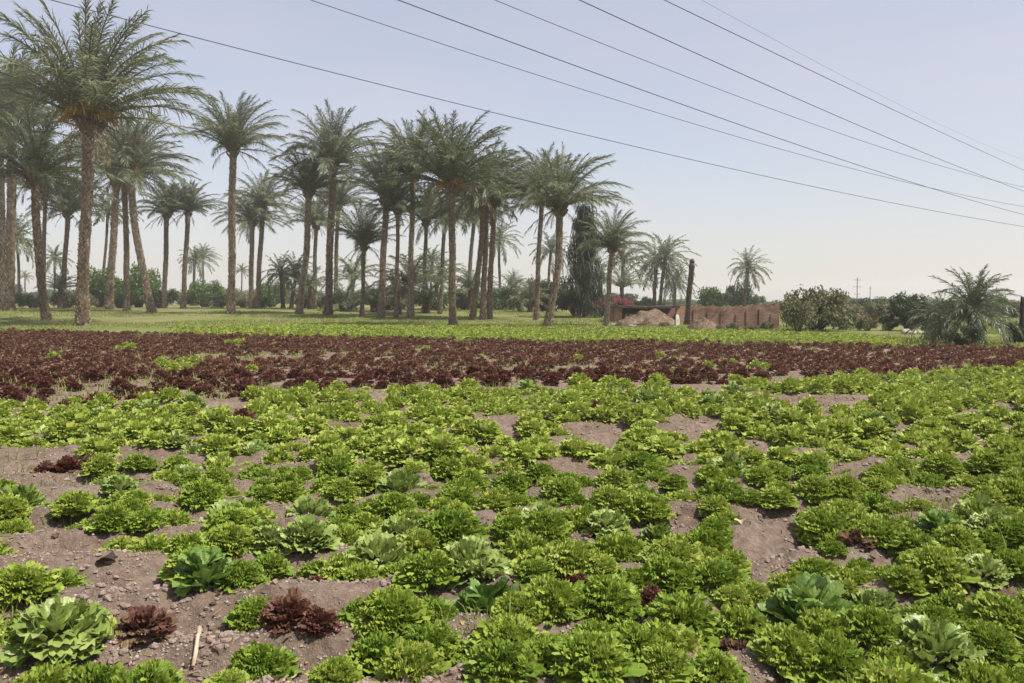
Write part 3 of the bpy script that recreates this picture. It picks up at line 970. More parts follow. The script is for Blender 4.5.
def dry_mesh(rng, n=9):
    mb = MB()
    for i in range(n):
        frond(mb, rng.uniform(0.35, 0.62), rng.uniform(0, 2 * PI), rad(rng.uniform(-45, -10)), rad(rng.uniform(35, 60)), (0.03, 0, 0), rng, 18, 7, 0.016, 0.14, True)
    # old cut stubs around the neck
    for i in range(26):
        az = i * 2.4
        b = np.array([math.cos(az) * 0.055, math.sin(az) * 0.055, -0.02 - 0.10 * rng.random()])
        t = b + np.array([math.cos(az) * 0.06, math.sin(az) * 0.06, 0.07])
        tube(mb, [b, t], [0.016, 0.010], 4)
    return mb.mesh("dry_fronds", M["frond_dry"])


DRY = [dry_mesh(prg, n) for n in (6, 10, 4)]


def flower_mesh(rng):
    mb = MB()
    for k in range(6):
        az0 = k * 1.05 + rng.normal(0, 0.2)
        c = np.array([math.cos(az0) * 0.07, math.sin(az0) * 0.07, 0.02])
        for j in range(34):
            az = az0 + rng.normal(0, 0.5)
            e = rng.uniform(-0.2, 1.1)
            l = rng.uniform(0.07, 0.16)
            p1 = c + np.array([math.cos(az) * math.cos(e), math.sin(az) * math.cos(e), math.sin(e)]) * l
            p2 = p1 + np.array([math.cos(az) * 0.03, math.sin(az) * 0.03, -0.045])
            tube(mb, [c, p1, p2], [0.0035, 0.004, 0.003], 3, False)
    return mb.mesh("flower_cluster", M["flower"])


FLOWER = flower_mesh(prg)


def trunk_path(base, top, bow, rng, n):
    s = np.linspace(0, 1, n)[:, None]
    p = base + (top - base) * s
    sidev = np.array([1.0, 0.3, 0])
    return p + sidev * (np.sin(s * PI) * bow) + np.array([0.03, 0.02, 0]) * np.sin(s * 9 + rng.uniform(0, 6)) * np.minimum(s * 5, 1)


def trunk_mesh(base, top, r, bow, rng, boots=True, stub=False):
    hgt = np.linalg.norm(top - base)
    n = max(12, int(hgt / (r * 0.7)))
    n = min(n, 70)
    path = trunk_path(base, top, bow, rng, n)
    s = np.linspace(0, 1, n)
    rr = r * (1.0 + 0.45 * np.exp(-s * hgt / 0.7) + 0.22 * np.exp(-(1 - s) * hgt / 0.6) - 0.08 * s) * (1 + 0.05 * rng.normal(0, 1, n))
    mb = MB()
    tube(mb, path - base, rr * 0.92, 14)
    tk = mb
    bt = MB()
    if boots:
        step = max(0.11, hgt / 75)
        nb = int(hgt / step) - 1
        k_ring = 9
        i = np.repeat(np.arange(nb), k_ring)
        j = np.tile(np.arange(k_ring), nb)
        ss = (i + 0.3 * rng.random(len(i))) * step / hgt
        th = (j + 0.5 * (i % 2) + 0.12 * rng.normal(0, 1, len(i))) * 2 * PI / k_ring
        c = np.stack([np.interp(ss, s, (path - base)[:, k]) for k in range(3)], 1)
        r0 = np.interp(ss, s, rr)
        out = np.stack([np.cos(th), np.sin(th), 0 * th], 1)
        sd = np.stack([-np.sin(th), np.cos(th), 0 * th], 1)
        w = (r0 * 2 * PI / k_ring * 0.46 * rng.uniform(0.8, 1.1, len(i)))[:, None]
        r0 = r0[:, None]
        up = np.array([0, 0, 1.0])
        ln = step * rng.uniform(0.85, 1.3, len(i))[:, None]
        o1 = r0 * rng.uniform(1.05, 1.24, len(i))[:, None]
        A = c + out * r0 * 0.9 - sd * w
        B = c + out * r0 * 0.9 + sd * w
        Cc = c + out * o1 + sd * w * 0.62 + up * ln
        D = c + out * o1 - sd * w * 0.62 + up * ln
        E = c + out * r0 * 0.88 + sd * w * 0.62 + up * ln * 0.9
        Fv = c + out * r0 * 0.88 - sd * w * 0.62 + up * ln * 0.9
        V = np.stack([A, B, Cc, D, E, Fv], 1).reshape(-1, 3)
        o = np.arange(len(i))[:, None] * 6
        Q = np.concatenate([o + [0, 1, 2, 3], o + [3, 2, 4, 5]])
        T = np.concatenate([o + [1, 4, 2], o + [0, 3, 5]])
        bt.add(V, Q, T)
    return tk, bt


n_palm = 0


def palm(bx, by, hx, hy, rpx, wpx, label, d=None, kind_=0, dry=True, flower=False, bow=0.0, small=False, young=False, name="date_palm", group="date palms of the grove", rmin=0.11, rz=None, boots=True, crown=None):
    global n_palm
    n_palm += 1
    rng = np.random.default_rng(100 + n_palm)
    if d is None:
        d = Gt(bx, by)
    else:
        d = dn(d)
    base = P(bx, by, d)
    base[2] = float(gh(base[0], base[1])) - 0.05
    top = P(hx, hy, d + rng.uniform(-0.5, 0.5))
    L_ = rpx * d / F_PX / 0.93
    r = max(rmin, 0.76 * wpx * d / F_PX / 2)
    o = tag(put(name, None, None, base), label, "palm tree", group)
    tk, bt = trunk_mesh(base, top, r, bow * d / F_PX, rng, boots and not small)
    t = put("trunk", tk.mesh("trunk", M["trunk"], True), o)
    if bt.n:
        put("leaf_bases", bt.mesh("leaf_bases", M["boot"]), t)
    pool = CROWNS_LOW if young == "low" else CROWNS_YOUNG if young else (CROWNS_SMALL if small else CROWNS)
    if crown is not None:
        kind_ = crown
    if rz is None:
        rz = rng.uniform(-0.6, 0.6)
    put("crown", pool[(kind_ if young or small or crown is not None else kind_ + 3 * (n_palm % 3)) % len(pool)], o, top - base, rz, (L_ * 0.92, L_ * 0.92, L_ * rng.uniform(0.95, 1.08)))
    if dry and not small:
        put("dry_fronds", DRY[(kind_ + n_palm) % 3], o, top - base, rng.uniform(0, 6), L_)
    if flower:
        put("flower_cluster", FLOWER, o, top - base, rng.uniform(0, 6), L_ * (1.0 if n_palm == 1 else 0.8))
    return o


PALMS = [
    # base x,y  heart x,y  R  w  label  options
    (82, 326, 89, 120, 122, 14, "tallest date palm nearest at left with orange flower clusters under its crown", dict(kind_=0, flower=True, rz=0.1, crown=2)),
    (47, 321, 36, 178, 78, 10, "date palm leaning left beside the tallest palm, thick foot", dict(kind_=1, flower=True, bow=-3)),
    (9, 305, 11, 132, 84, 11, "tall date palm with thick trunk at the left edge", dict(kind_=2, d=52, bow=1)),
    (2, 306, 1, 118, 70, 8, "palm half cut off by the left edge", dict(kind_=3, d=58)),
    (43, 300, 45, 195, 44, 5, "thin palm hidden behind the left leaning palm", dict(kind_=4, d=66)),
    (62, 304, 68, 213, 44, 6, "short palm with narrow neck between the tallest palm and the left leaning palm", dict(kind_=5)),
    (109, 309, 117, 180, 56, 9, "leftmost palm of the trio right of the tallest palm", dict(kind_=3, flower=True)),
    (127, 311, 125, 172, 62, 7, "straight middle palm of the trio right of the tallest palm", dict(kind_=0)),
    (152, 312, 130, 174, 64, 9, "palm leaning strongly left, rightmost of the trio beside the tallest palm", dict(kind_=1, flower=True, bow=-3)),
    (164, 302, 167, 214, 38, 6, "upright short palm left of the narrow necked dark one", dict(kind_=2, flower=True)),
    (183, 305, 188, 212, 36, 6, "dark trunked short palm left of the tall lone slender palm", dict(kind_=4)),
    (231, 314, 233, 150, 56, 9, "tall lone slender date palm standing clear in the sky", dict(kind_=5, rz=0.4, crown=2)),
    (251, 308, 252, 222, 40, 6, "left one of two crossing palms right of the tall lone palm", dict(kind_=0)),
    (257, 307, 263, 206, 40, 6, "right one of two crossing palms right of the tall lone palm", dict(kind_=3)),
    (299, 314, 309, 192, 52, 8, "palm leaning right just left of the tall upright pale trunk", dict(kind_=2, bow=2)),
    (314, 309, 316, 226, 34, 5, "thin palm between the right leaning palm and the tall upright one", dict(kind_=5)),
    (328, 315, 333, 164, 60, 9, "tall upright palm left of the dark young palms", dict(kind_=1, rz=-0.3)),
    (335, 308, 338, 206, 38, 5, "slim palm behind the tall upright palm", dict(kind_=4)),
    (362, 316, 364, 246, 44, 5, "lower silvery palm with pale fronds before the dark young palms", dict(kind_=3)),
    (381, 318, 386, 198, 56, 8, "palm with wide foot left of the thick central cluster", dict(kind_=0)),
    (396, 318, 398, 212, 38, 5, "thin straight palm within the central cluster", dict(kind_=5)),
    (410, 318, 413, 174, 62, 7, "high palm at the left top of the central cluster", dict(kind_=2)),
    (424, 312, 426, 222, 40, 5, "low thin palm behind the central cluster", dict(kind_=4)),
    (440, 314, 445, 220, 42, 5, "leaning thin palm left of the thick central trunk", dict(kind_=3)),
    (453, 326, 451, 186, 76, 9, "big central date palm nearest in the middle with spiky tall crown", dict(kind_=4, flower=True, rz=-0.2, crown=4)),
    (467, 309, 474, 218, 40, 5, "slender palm leaning right behind the big central palm", dict(kind_=1)),
    (472, 320, 483, 204, 56, 7, "left palm of the close trio right of the big central palm", dict(kind_=2, flower=True, bow=2)),
    (483, 320, 487, 192, 56, 7, "middle palm of the close trio right of the big central palm", dict(kind_=0)),
    (489, 319, 494, 200, 62, 7, "right palm of the close trio with fronds trailing right", dict(kind_=5, rz=0.2)),
    (536, 320, 542, 190, 50, 6, "straight palm behind the bent palm with curved foot", dict(kind_=3)),
    (547, 328, 560, 208, 66, 9, "bent palm with curved foot and fronds swept right", dict(kind_=5, bow=4, rz=0.0, crown=5)),
    (606, 326, 612, 248, 42, 6, "medium palm right of the dark casuarina, before the pink blossom", dict(kind_=1)),
]
for a in PALMS:
    palm(*a[:7], **a[7])
SMALL = [
    (192, 296, 195, 260, 20, 4, "small far palm behind the bushes left of the tall lone palm", 120, 0),
    (203, 296, 203, 257, 17, 3, "fainter far palm beside the small far palm left", 135, 1),
    (241, 296, 242, 271, 11, 2, "tiny far palm just right of the tall lone palm trunk", 170, 1),
    (283, 306, 281, 275, 26, 5, "stubby palm left one of a pair beneath the right leaning palm", 66, 2),
    (291, 307, 296, 272, 24, 5, "stubby palm right one of a pair beneath the right leaning palm", 64, 0),
    (500, 303, 499, 240, 24, 4, "far palm showing between the close trio and the bent palm", 90, 0),
    (513, 296, 513, 279, 12, 2, "tiny far palm above the shrubs in the central gap", 160, 2),
    (546, 303, 551, 251, 24, 4, "far palm behind the straight and the bent palm", 90, 0),
    (621, 302, 623, 262, 28, 5, "far palm behind the medium palm near the pink blossom", 80, 1),
    (654, 303, 656, 264, 28, 5, "left palm of the far pair behind the ruined hut", 75, 2),
    (659, 304, 665, 258, 31, 5, "right palm of the far pair behind the ruined hut", 72, 0),
    (675, 305, 675, 283, 22, 4, "squat far palm beside the dead trunk, low crown", 70, 2),
    (743, 308, 748, 268, 25, 5, "lone far palm with round crown above the mud brick wall", 62, 2),
    (20, 296, 17, 238, 30, 4, "far palm behind the left edge palms", 85, 0),
    (25, 292, 25, 277, 9, 2, "tiny palm on the horizon left of the leaning left palm", 200, 1),
    (54, 296, 55, 258, 18, 3, "small far palm beside the short narrow necked palm", 110, 2),
    (101, 300, 108, 214, 30, 4, "thin far palm between the tallest palm and the trio", 80, 1),
    (430, 303, 432, 262, 22, 3, "small far palm low behind the central cluster", 90, 1),
    (598, 302, 600, 276, 16, 3, "tiny far palm right of the dark casuarina", 120, 0),
]
for bx, by, hx, hy, r_, w_, lab, d_, k_ in SMALL:
    palm(bx, by, hx, hy, r_, w_, lab, d=d_, kind_=k_, small=True, rmin=0.08, group="far palms behind the grove")
YOUNG = [
    (345, 316, 345, 306, 34, 8, "dark young palm clump at the foot of the tall upright palm", 48, 0),
    (374, 317, 374, 305, 26, 8, "young palm clump between the silvery palm and the wide footed palm", 46, 1),
    (411, 318, 411, 286, 46, 8, "tall silvery young palm filling the central cluster", 43, 0),
    (426, 316, 427, 300, 30, 8, "young palm right of the tall silvery one in the central cluster", 45, 1),
    (398, 318, 396, 296, 30, 8, "young palm left of the tall silvery one in the central cluster", 44, 1),
    (530, 318, 530, 300, 26, 6, "young palm left of the bent palm foot", 46, 0),
    (352, 315, 353, 280, 34, 6, "short palm with low crown above the dark young palm clump", 56, 0),
    (436, 315, 437, 284, 34, 6, "short palm with low crown just left of the big central trunk", 54, 1),
    (470, 316, 471, 290, 28, 6, "low young palm between the big central palm and the close trio", 52, 0),
    (512, 316, 512, 294, 26, 6, "low young palm in the gap right of the close trio", 54, 1),
    (310, 314, 310, 288, 26, 5, "low young palm between the right leaning and the tall upright palm", 58, 0),
    (60, 313, 60, 290, 24, 5, "low young palm behind the foot of the left leaning palm", 60, 1),
    (622, 318, 622, 288, 30, 5, "young palm beside the pink blossom, arching low", 52, 1),
]
for bx, by, hx, hy, r_, w_, lab, d_, k_ in YOUNG:
    palm(bx, by, hx, hy, r_, w_, lab, d=d_, kind_=k_, young=True, dry=False, boots=False, name="young_palm", group="young palms under the grove")
palm(972, 346, 973, 309, 50, 11, "low spreading palm with arching fronds at the right edge of the red field", kind_=0, young="low", dry=False, group="low palms at right", boots=False)
palm(942, 341, 943, 320, 36, 9, "smaller drooping palm left of the low spreading palm at right", d=25, kind_=1, young="low", dry=False, group="low palms at right", boots=False)


# ------------------------------------------------------------------ bushes and trees
def bush_crown(rng, n_cl=14, leaves=4200, lsz=0.05, low=0.0):
    """unit crown: radius about 1 wide, height 1 above z=low"""
    ang = rng.uniform(0, 2 * PI, n_cl)
    rr = np.sqrt(rng.random(n_cl)) * 0.72
    zc = low + (1 - low) * rng.uniform(0.22, 0.80, n_cl) * (1 - 0.35 * rr)
    c = np.stack([np.cos(ang) * rr, np.sin(ang) * rr, zc], 1)
    cr = rng.uniform(0.16, 0.34, n_cl)
    k = rng.integers(0, n_cl, leaves)
    u = rng.normal(0, 1, (leaves, 3)); u /= np.linalg.norm(u, axis=1, keepdims=True)
    rad_ = cr[k] * rng.random(leaves) ** 0.45 * rng.uniform(0.85, 1.2, leaves)
    p = c[k] + u * rad_[:, None] * np.array([1.1, 1.1, 0.85])
    p[:, 2] = np.abs(p[:, 2])
    a = rng.normal(0, 1, (leaves, 3)); a /= np.linalg.norm(a, axis=1, keepdims=True)
    b = np.cross(a, rng.normal(0, 1, (leaves, 3))); b /= np.linalg.norm(b, axis=1, keepdims=True)
    s = lsz * rng.uniform(0.6, 1.4, leaves)[:, None]
    V = np.stack([p - a * s, p + b * s * 0.45, p + a * s, p - b * s * 0.45], 1).reshape(-1, 3)
    Q = np.arange(leaves * 4).reshape(-1, 4)
    return V, Q, c


brg = np.random.default_rng(31)
BUSH = {}
for key in ("bush_dark", "bush_olive", "bush_green"):
    BUSH[key] = []
    for k in range(3):
        V, Q, c = bush_crown(brg, int(brg.integers(12, 20)), 5200, 0.045, 0.05)
        BUSH[key].append((np_mesh("crown", V, Q, np.zeros((0, 3), int), M[key]), c))


def bush_stem(cl, name="trunk"):
    mb = MB()
    for k, c in enumerate(cl):
        b = np.array([c[0] * 0.08, c[1] * 0.08, -0.03])
        m_ = b * 0.4 + c * 0.6 * np.array([0.7, 0.7, 1.0])
        tube(mb, [b, m_, c], [0.035, 0.02, 0.008], 5)
    return mb.mesh(name, M["bark"])


STEMS = {k: [bush_stem(c) for _, c in v] for k, v in BUSH.items()}


def bush(px, base, top, half, key, label, d, name="bush", cat="bush", group=None, k=None, depth=1.0):
    d = dn(d)
    g = P(px, base, d)
    z = float(gh(g[0], g[1])) - 0.03
    hgt = max(0.3, P(px, top, d)[2] - z)
    wd = half * d / F_PX
    k = brg.integers(0, 3) if k is None else k
    o = tag(put(name, None, None, (g[0], g[1], z), brg.uniform(0, 6.28), (wd, wd * depth, hgt)), label, cat, group)
    put("crown", BUSH[key][k][0], o)
    put("stem" if name in ("bush", "weed_clump") else "trunk", STEMS[key][k], o)
    return o


bush(815, 334, 279, 42, "bush_olive", "big rounded olive green shrub covering the end of the mud brick wall", 31, k=0)
bush(798, 335, 295, 26, "bush_olive", "grey green shrub against the right end of the brick wall", 29.5, k=1)
bush(845, 332, 306, 16, "bush_green", "bright green bush right of the big rounded shrub", 32, k=2)
bush(868, 333, 314, 13, "bush_olive", "left one of two small round bushes before the low far wall", 31, k=0)
bush(890, 333, 314, 12, "bush_dark", "right one of two small round bushes before the low far wall", 31, k=1)
bush(907, 333, 286, 24, "bush_dark", "tall dark rounded bush left of the drooping palm", 31, k=2)
bush(930, 333, 299, 14, "bush_olive", "brownish bush between the tall dark bush and drooping palm", 33, k=0)
bush(965, 346, 322, 18, "bush_dark", "dark shrub at the foot of the low spreading palm", 22, k=1)
bush(1016, 345, 318, 14, "bush_dark", "dark shrub at the right edge beside the dark post", 24, k=2)
bush(1000, 338, 322, 14, "bush_dark", "low dark hedge plant behind the low spreading palm", 34, k=0)
bush(545, 324, 270, 30, "bush_dark", "dark dense shrub between the bent palm and the casuarina", 47, k=0)
bush(520, 322, 292, 22, "bush_olive", "olive undergrowth bush right of the close trio", 47, k=1)
bush(500, 319, 286, 22, "bush_green", "green bush in the gap behind the close trio", 54, k=2)
bush(575, 325, 290, 26, "bush_dark", "dark bush under the casuarina", 42, k=1)
bush(600, 322, 290, 20, "bush_dark", "dark bush behind the medium palm", 48, k=2)
bush(344, 318, 292, 26, "bush_dark", "dark bush beneath the tall upright palm", 50, k=1)
bush(430, 318, 288, 22, "bush_dark", "dark bush left of the big central palm", 52, k=0)
bush(463, 318, 290, 18, "bush_olive", "bush behind the foot of the big central palm", 54, k=2)
bush(388, 318, 290, 22, "bush_olive", "olive bush inside the central cluster", 52, k=0)
bush(100, 306, 262, 26, "bush_green", "leafy green tree behind the tallest palm", 78, "broadleaf_tree", "tree", None, 2)
bush(140, 305, 262, 30, "bush_green", "rounded green tree behind the strongly leaning palm", 80, "broadleaf_tree", "tree", None, 0)
bush(160, 306, 285, 18, "bush_dark", "low bush at the foot of the strongly leaning palm", 66)
bush(205, 303, 276, 22, "bush_green", "bushy tree left of the tall lone palm", 84, "broadleaf_tree", "tree", None, 1)
bush(68, 306, 284, 20, "bush_dark", "dark bush between the short narrow necked palm and the tallest palm", 76)
bush(272, 303, 278, 18, "bush_green", "green tree behind the stubby palm pair", 96, "broadleaf_tree", "tree", None, 1)
bush(712, 308, 284, 24, "bush_green", "far round tree behind the dead trunk and the wall", 66, "broadleaf_tree", "tree", None, 2)
bush(738, 308, 276, 15, "bush_dark", "dark tree just left of the lone far palm", 68, "broadleaf_tree", "tree", None, 0)
bush(752, 309, 292, 18, "bush_green", "low tree behind the lone far palm", 70, "broadleaf_tree", "tree", None, 1)
bush(645, 306, 296, 14, "bush_green", "low far tree behind the ruined hut", 78, "broadleaf_tree", "tree", None, 0)
bush(870, 304, 296, 26, "bush_olive", "low far tree beneath the power pole", 105, "broadleaf_tree", "tree", None, 0)
bush(845, 304, 295, 24, "bush_olive", "low far tree left of the power pole", 112, "broadleaf_tree", "tree", None, 2)
hz = np.random.default_rng(77)
sections = ["behind the left edge palms", "behind the trio of palms at left", "behind the crossing palms", "behind the tall upright palm", "behind the central cluster", "behind the close trio", "behind the casuarina", "behind the ruined hut", "behind the lone far palm", "behind the power pole", "behind the low palms at right"]
for k in range(46):
    px = -20 + 1070 * (k + hz.uniform(0.1, 0.9)) / 46
    d_ = hz.uniform(105, 240)
    base = YH + F_PX * CAM_H / d_
    sec = sections[min(10, int(px / 1024 * 11)) if px > 0 else 0]
    top = hz.uniform(281, 291) if px < 620 else hz.uniform(297, 302)
    lab = "distant shrubby tree on the horizon " + sec
    bush(px, base, top, hz.uniform(16, 30), ["bush_dark", "bush_olive", "bush_green"][hz.integers(0, 3)], lab, d_, "broadleaf_tree", "tree", "horizon trees " + sec)
# second, nearer hedge of scrub along the foot of the grove
for k, (px, top, half, d_) in enumerate([(8, 290, 20, 70), (32, 291, 16, 75), (84, 289, 14, 72), (120, 292, 14, 70), (222, 292, 16, 74), (243, 294, 14, 74), (262, 295, 12, 70), (305, 296, 14, 68), (322, 296, 12, 66), (480, 292, 16, 62), (497, 297, 14, 60)]):
    lab = "low scrub bush under the palms, " + ["at the left edge", "right of the left edge palms", "right behind the tallest palm", "under the trio of palms", "left of the tall lone palm foot", "right of the tall lone palm foot", "under the two crossing palms", "by the right leaning palm", "left of the tall upright palm", "behind the close trio", "right of the close trio"][k]
    bush(px, YH + F_PX * CAM_H / d_, top, half, ["bush_green", "bush_dark", "bush_olive"][k % 3], lab, d_)

for k in range(22):
    px = 785 + 245 * (k + hz.uniform(0.1, 0.9)) / 22
    d_ = hz.uniform(37, 60)
    bush(px, YH + F_PX * CAM_H / d_, hz.uniform(294, 304), hz.uniform(16, 28), ["bush_olive", "bush_olive", "bush_dark", "bush_olive", "bush_green"][k % 5], "grey green scrub bush in the hedge beyond the low far wall on the right", d_, group="scrub bushes beyond the low far wall")

for k, (px, top, half) in enumerate([(702, 322, 7), (716, 324, 9), (733, 321, 8), (752, 324, 10), (768, 319, 9), (664, 321, 7), (641, 323, 6)]):
    lab = "grey green weed clump at the foot of " + ["the rubble heap by the dead trunk", "the brick wall, left part", "the brick wall, middle", "the brick wall, right of middle", "the brick wall, right end", "the large heap, right side", "the large heap, left side"][k]
    bush(px, 330, top, half, "bush_olive", lab, 31.6 if px > 690 else 34.6, name="weed_clump", cat="plant")

# bougainvillea: green body with pink blossom
for px, top, half, d_, lab in [(624, 297, 16, 39, "pink flowering bougainvillea over the ruined hut"), (601, 300, 12, 41, "pink flowering bougainvillea left of the medium palm trunk")]:
    o = bush(px, YH + F_PX * CAM_H / d_, top, half, "bush_dark", lab, d_, "bougainvillea", "flowering bush", "pink bougainvilleas", 1)
    V, Q, c = bush_crown(brg, 9, 1500, 0.05, 0.45)
    put("blossom", np_mesh("blossom", V * np.array([0.95, 0.95, 1.03]), Q, np.zeros((0, 3), int), M["blossom"]), o)


def casuarina(px, base, top, half, d, label):
    rng = np.random.default_rng(55)
    d = dn(d)
    g = P(px, base, d)
    z = float(gh(g[0], g[1])) - 0.05
    hgt = P(px, top, d)[2] - z
    wd = half * d / F_PX
    o = tag(put("casuarina_tree", None, None, (g[0], g[1], z)), label, "tree")
    mb = MB()
    tube(mb, [(0, 0, 0), (0.05, 0, hgt * 0.4), (0.0, 0.05, hgt * 0.75), (0.1, 0, hgt * 0.97)], [0.16, 0.12, 0.07, 0.02], 8)
    cr = MB()
    n_br = 110
    for i in range(n_br):
        f = (i + 0.5) / n_br
        zb = hgt * (0.10 + 0.86 * f)
        prof = wd * (0.95 - 0.62 * f ** 1.4) * rng.uniform(0.55, 1.1)
        az = i * 2.4 + rng.normal(0, 0.3)
        tip = np.array([math.cos(az) * prof, math.sin(az) * prof, zb + prof * rng.uniform(0.2, 0.7)])
        b = np.array([0, 0, zb])
        m_ = (b + tip) / 2 + np.array([0, 0, 0.08])
        tube(mb, [b, m_, tip], [0.025, 0.015, 0.006], 4)
        ns = 46
        s = rng.uniform(0.2, 1.05, ns)[:, None]
        p = b + (tip - b) * s + rng.normal(0, 0.14, (ns, 3))
        l = rng.uniform(0.35, 0.9, ns)[:, None]
        dv = np.stack([rng.normal(0.12, 0.25, ns), rng.normal(0, 0.25, ns), np.full(ns, -1.0)], 1)
        q_ = p + dv * l * 0.5 + rng.normal(0, 0.03, (ns, 3))
        e = p + dv * l
        a_ = rng.uniform(0, PI, ns)
        sv = np.stack([np.cos(a_), np.sin(a_), 0 * a_], 1) * 0.024
        V = np.stack([p - sv, p + sv, q_ - sv, q_ + sv, e - sv * 0.3, e + sv * 0.3], 1).reshape(-1, 3)
        oi = np.arange(ns)[:, None] * 6
        cr.add(V, np.concatenate([oi + [0, 1, 3, 2], oi + [2, 3, 5, 4]]))
    put("trunk", mb.mesh("trunk", M["bark"], True), o)
    put("crown", cr.mesh("crown", M["casuarina"]), o)


casuarina(584, 325, 203, 24, 41, "tall dark wispy casuarina right of the bent palm")


# ------------------------------------------------------------------ dead trunk, walls, ruin, mound, posts
def dead_trunk():
    d = F_PX * CAM_H / (325 - YH)
    base, top = P(687, 325, d), P(692, 262, d)
    base[2] = float(gh(base[0], base[1])) - 0.05
    rng = np.random.default_rng(3)
    tk, bt = trunk_mesh(base, top, 0.15, 0.0, rng, True)
    V = np.array([(0, 0, -0.02), (0.02, 0, 0.12), (0.08, 0, 0.2)]) + (top - base)
    tube(tk, V, [0.17, 0.14, 0.04], 10)
    o = tag(put("dead_palm_trunk", None, None, base), "bare dead palm trunk without crown standing before the brick wall", "dead tree")
    t = put("trunk", tk.mesh("trunk", M["bark"], True), o)
    put("leaf_bases", bt.mesh("leaf_bases", M["bark"]), t)


dead_trunk()


def brick_wall(x0, x1, base, top, d, label, n_pil, name="brick_wall", mat="brick", ragged=0.08):
    d = dn(d)
    a, b = P(x0, base, d), P(x1, base, d)
    z0 = float(gh((a[0] + b[0]) / 2, d)) - 0.06
    hgt = P(x0, top, d)[2] - z0
    ln = b[0] - a[0]
    rng = np.random.default_rng(int(x0))
    o = tag(put(name, None, None, (a[0], d, z0)), label, "wall")
    # body: slightly uneven top, as columns of one mesh
    n = int(ln / 0.12)
    xs = np.linspace(0, ln, n + 1)
    tz = hgt + ragged * np.round(rng.normal(0, 1, n + 1)) * 0.7 + 0.16 * vnoise(xs * 0.8, xs * 0, 17)
    th = 0.22
    V, Q = [], []
    for k in range(n + 1):
        V += [(xs[k], 0, 0), (xs[k], 0, tz[k]), (xs[k], th, tz[k]), (xs[k], th, 0)]
    for k in range(n):
        i, j = k * 4, k * 4 + 4
        Q += [(i, j, j + 1, i + 1), (i + 1, j + 1, j + 2, i + 2), (i + 2, j + 2, j + 3, i + 3)]
    Q += [(0, 1, 2, 3), (n * 4, n * 4 + 3, n * 4 + 2, n * 4 + 1)]
    mb = MB().add(V, Q)
    put("wall_body", mb.mesh("wall_body", M[mat]), o)
    for k in range(n_pil):
        m_ = MB()
        ph = hgt * rng.uniform(0.6, 0.88)
        box(m_, ((k + 0.5 + rng.uniform(-0.18, 0.18)) * ln / n_pil, -0.027, ph / 2), (rng.uniform(0.08, 0.16), 0.05, ph))
        put("pilaster", m_.mesh("pilaster", M[mat]), o)
    m_ = MB()
    box(m_, (ln / 2, -0.034, hgt * 0.80), (ln * 0.995, 0.062, 0.05))
    return o


brick_wall(690, 779, 329, 305.5, 32.4, "reddish mud brick garden wall with pilasters right of the dead trunk", 7)
brick_wall(833, 896, 325, 312, 38, "lower pale mud brick wall half hidden behind the small bushes", 4, mat="plaster")


def ruin():
    d = dn(37.5)
    a, b = P(612, 325, d), P(690, 325, d)
    z0 = float(gh((a[0] + b[0]) / 2, d)) - 0.06
    hgt = P(640, 304.5, d)[2] - z0
    ln, dp = b[0] - a[0], 2.6
    o = tag(put("ruined_hut", None, None, (a[0], d, z0)), "low ruined mud brick hut with dark sagging roof behind the earth mound", "hut")
    mb = MB()
    box(mb, (ln * 0.91, 0.12, hgt * 0.47), (ln * 0.18, 0.22, hgt * 0.93))
    box(mb, (ln * 0.08, 0.12, hgt * 0.42), (ln * 0.10, 0.22, hgt * 0.84))
    box(mb, (ln * 0.42, 0.13, hgt * 0.25), (ln * 0.50, 0.22, hgt * 0.5))
    box(mb, (ln * 0.5, dp, hgt * 0.45), (ln, 0.22, hgt * 0.9))
    box(mb, (ln - 0.12, dp / 2 + 0.1, hgt * 0.45), (0.22, dp - 0.25, hgt * 0.9))
    box(mb, (0.14, dp / 2 + 0.1, hgt * 0.42), (0.22, dp - 0.25, hgt * 0.84))
    put("wall", mb.mesh("wall", M["plaster"]), o)
    rng = np.random.default_rng(4)
    rb = MB()
    nx, ny = 26, 9
    X, Y = np.meshgrid(np.linspace(-0.1, ln * 0.86, nx), np.linspace(-0.25, dp + 0.2, ny), indexing="ij")
    Z = hgt * 0.93 + 0.03 + 0.05 * vnoise(X * 1.5, Y * 1.5, 91) - 0.06 * np.sin(np.clip(X / ln, 0, 1) * PI) + rng.normal(0, 0.012, X.shape)
    V = np.concatenate([np.stack([X, Y, Z], -1).reshape(-1, 3), np.stack([X, Y, Z - 0.13], -1).reshape(-1, 3)])
    q = grid_faces(nx, ny)
    k = nx * ny
    edge = []
    for i in range(nx - 1):
        edge += [(i * ny, i * ny + k, (i + 1) * ny + k, (i + 1) * ny), (i * ny + ny - 1, (i + 1) * ny + ny - 1, (i + 1) * ny + ny - 1 + k, i * ny + ny - 1 + k)]
    for j in range(ny - 1):
        edge += [(j, j + 1, j + 1 + k, j + k), ((nx - 1) * ny + j, (nx - 1) * ny + j + k, (nx - 1) * ny + j + 1 + k, (nx - 1) * ny + j + 1)]
    rb.add(V, np.concatenate([q[:, ::-1], q + k, np.array(edge)]))
    put("roof", rb.mesh("roof", M["thatch"]), o)
    for f in (0.2, 0.45, 0.68):
        m_ = MB(); tube(m_, [(ln * f, 0.0, 0), (ln * f + 0.03, 0.0, hgt * 0.86)], [0.045, 0.035], 7)
        put("post", m_.mesh("post", M["post"], True), o)


ruin()


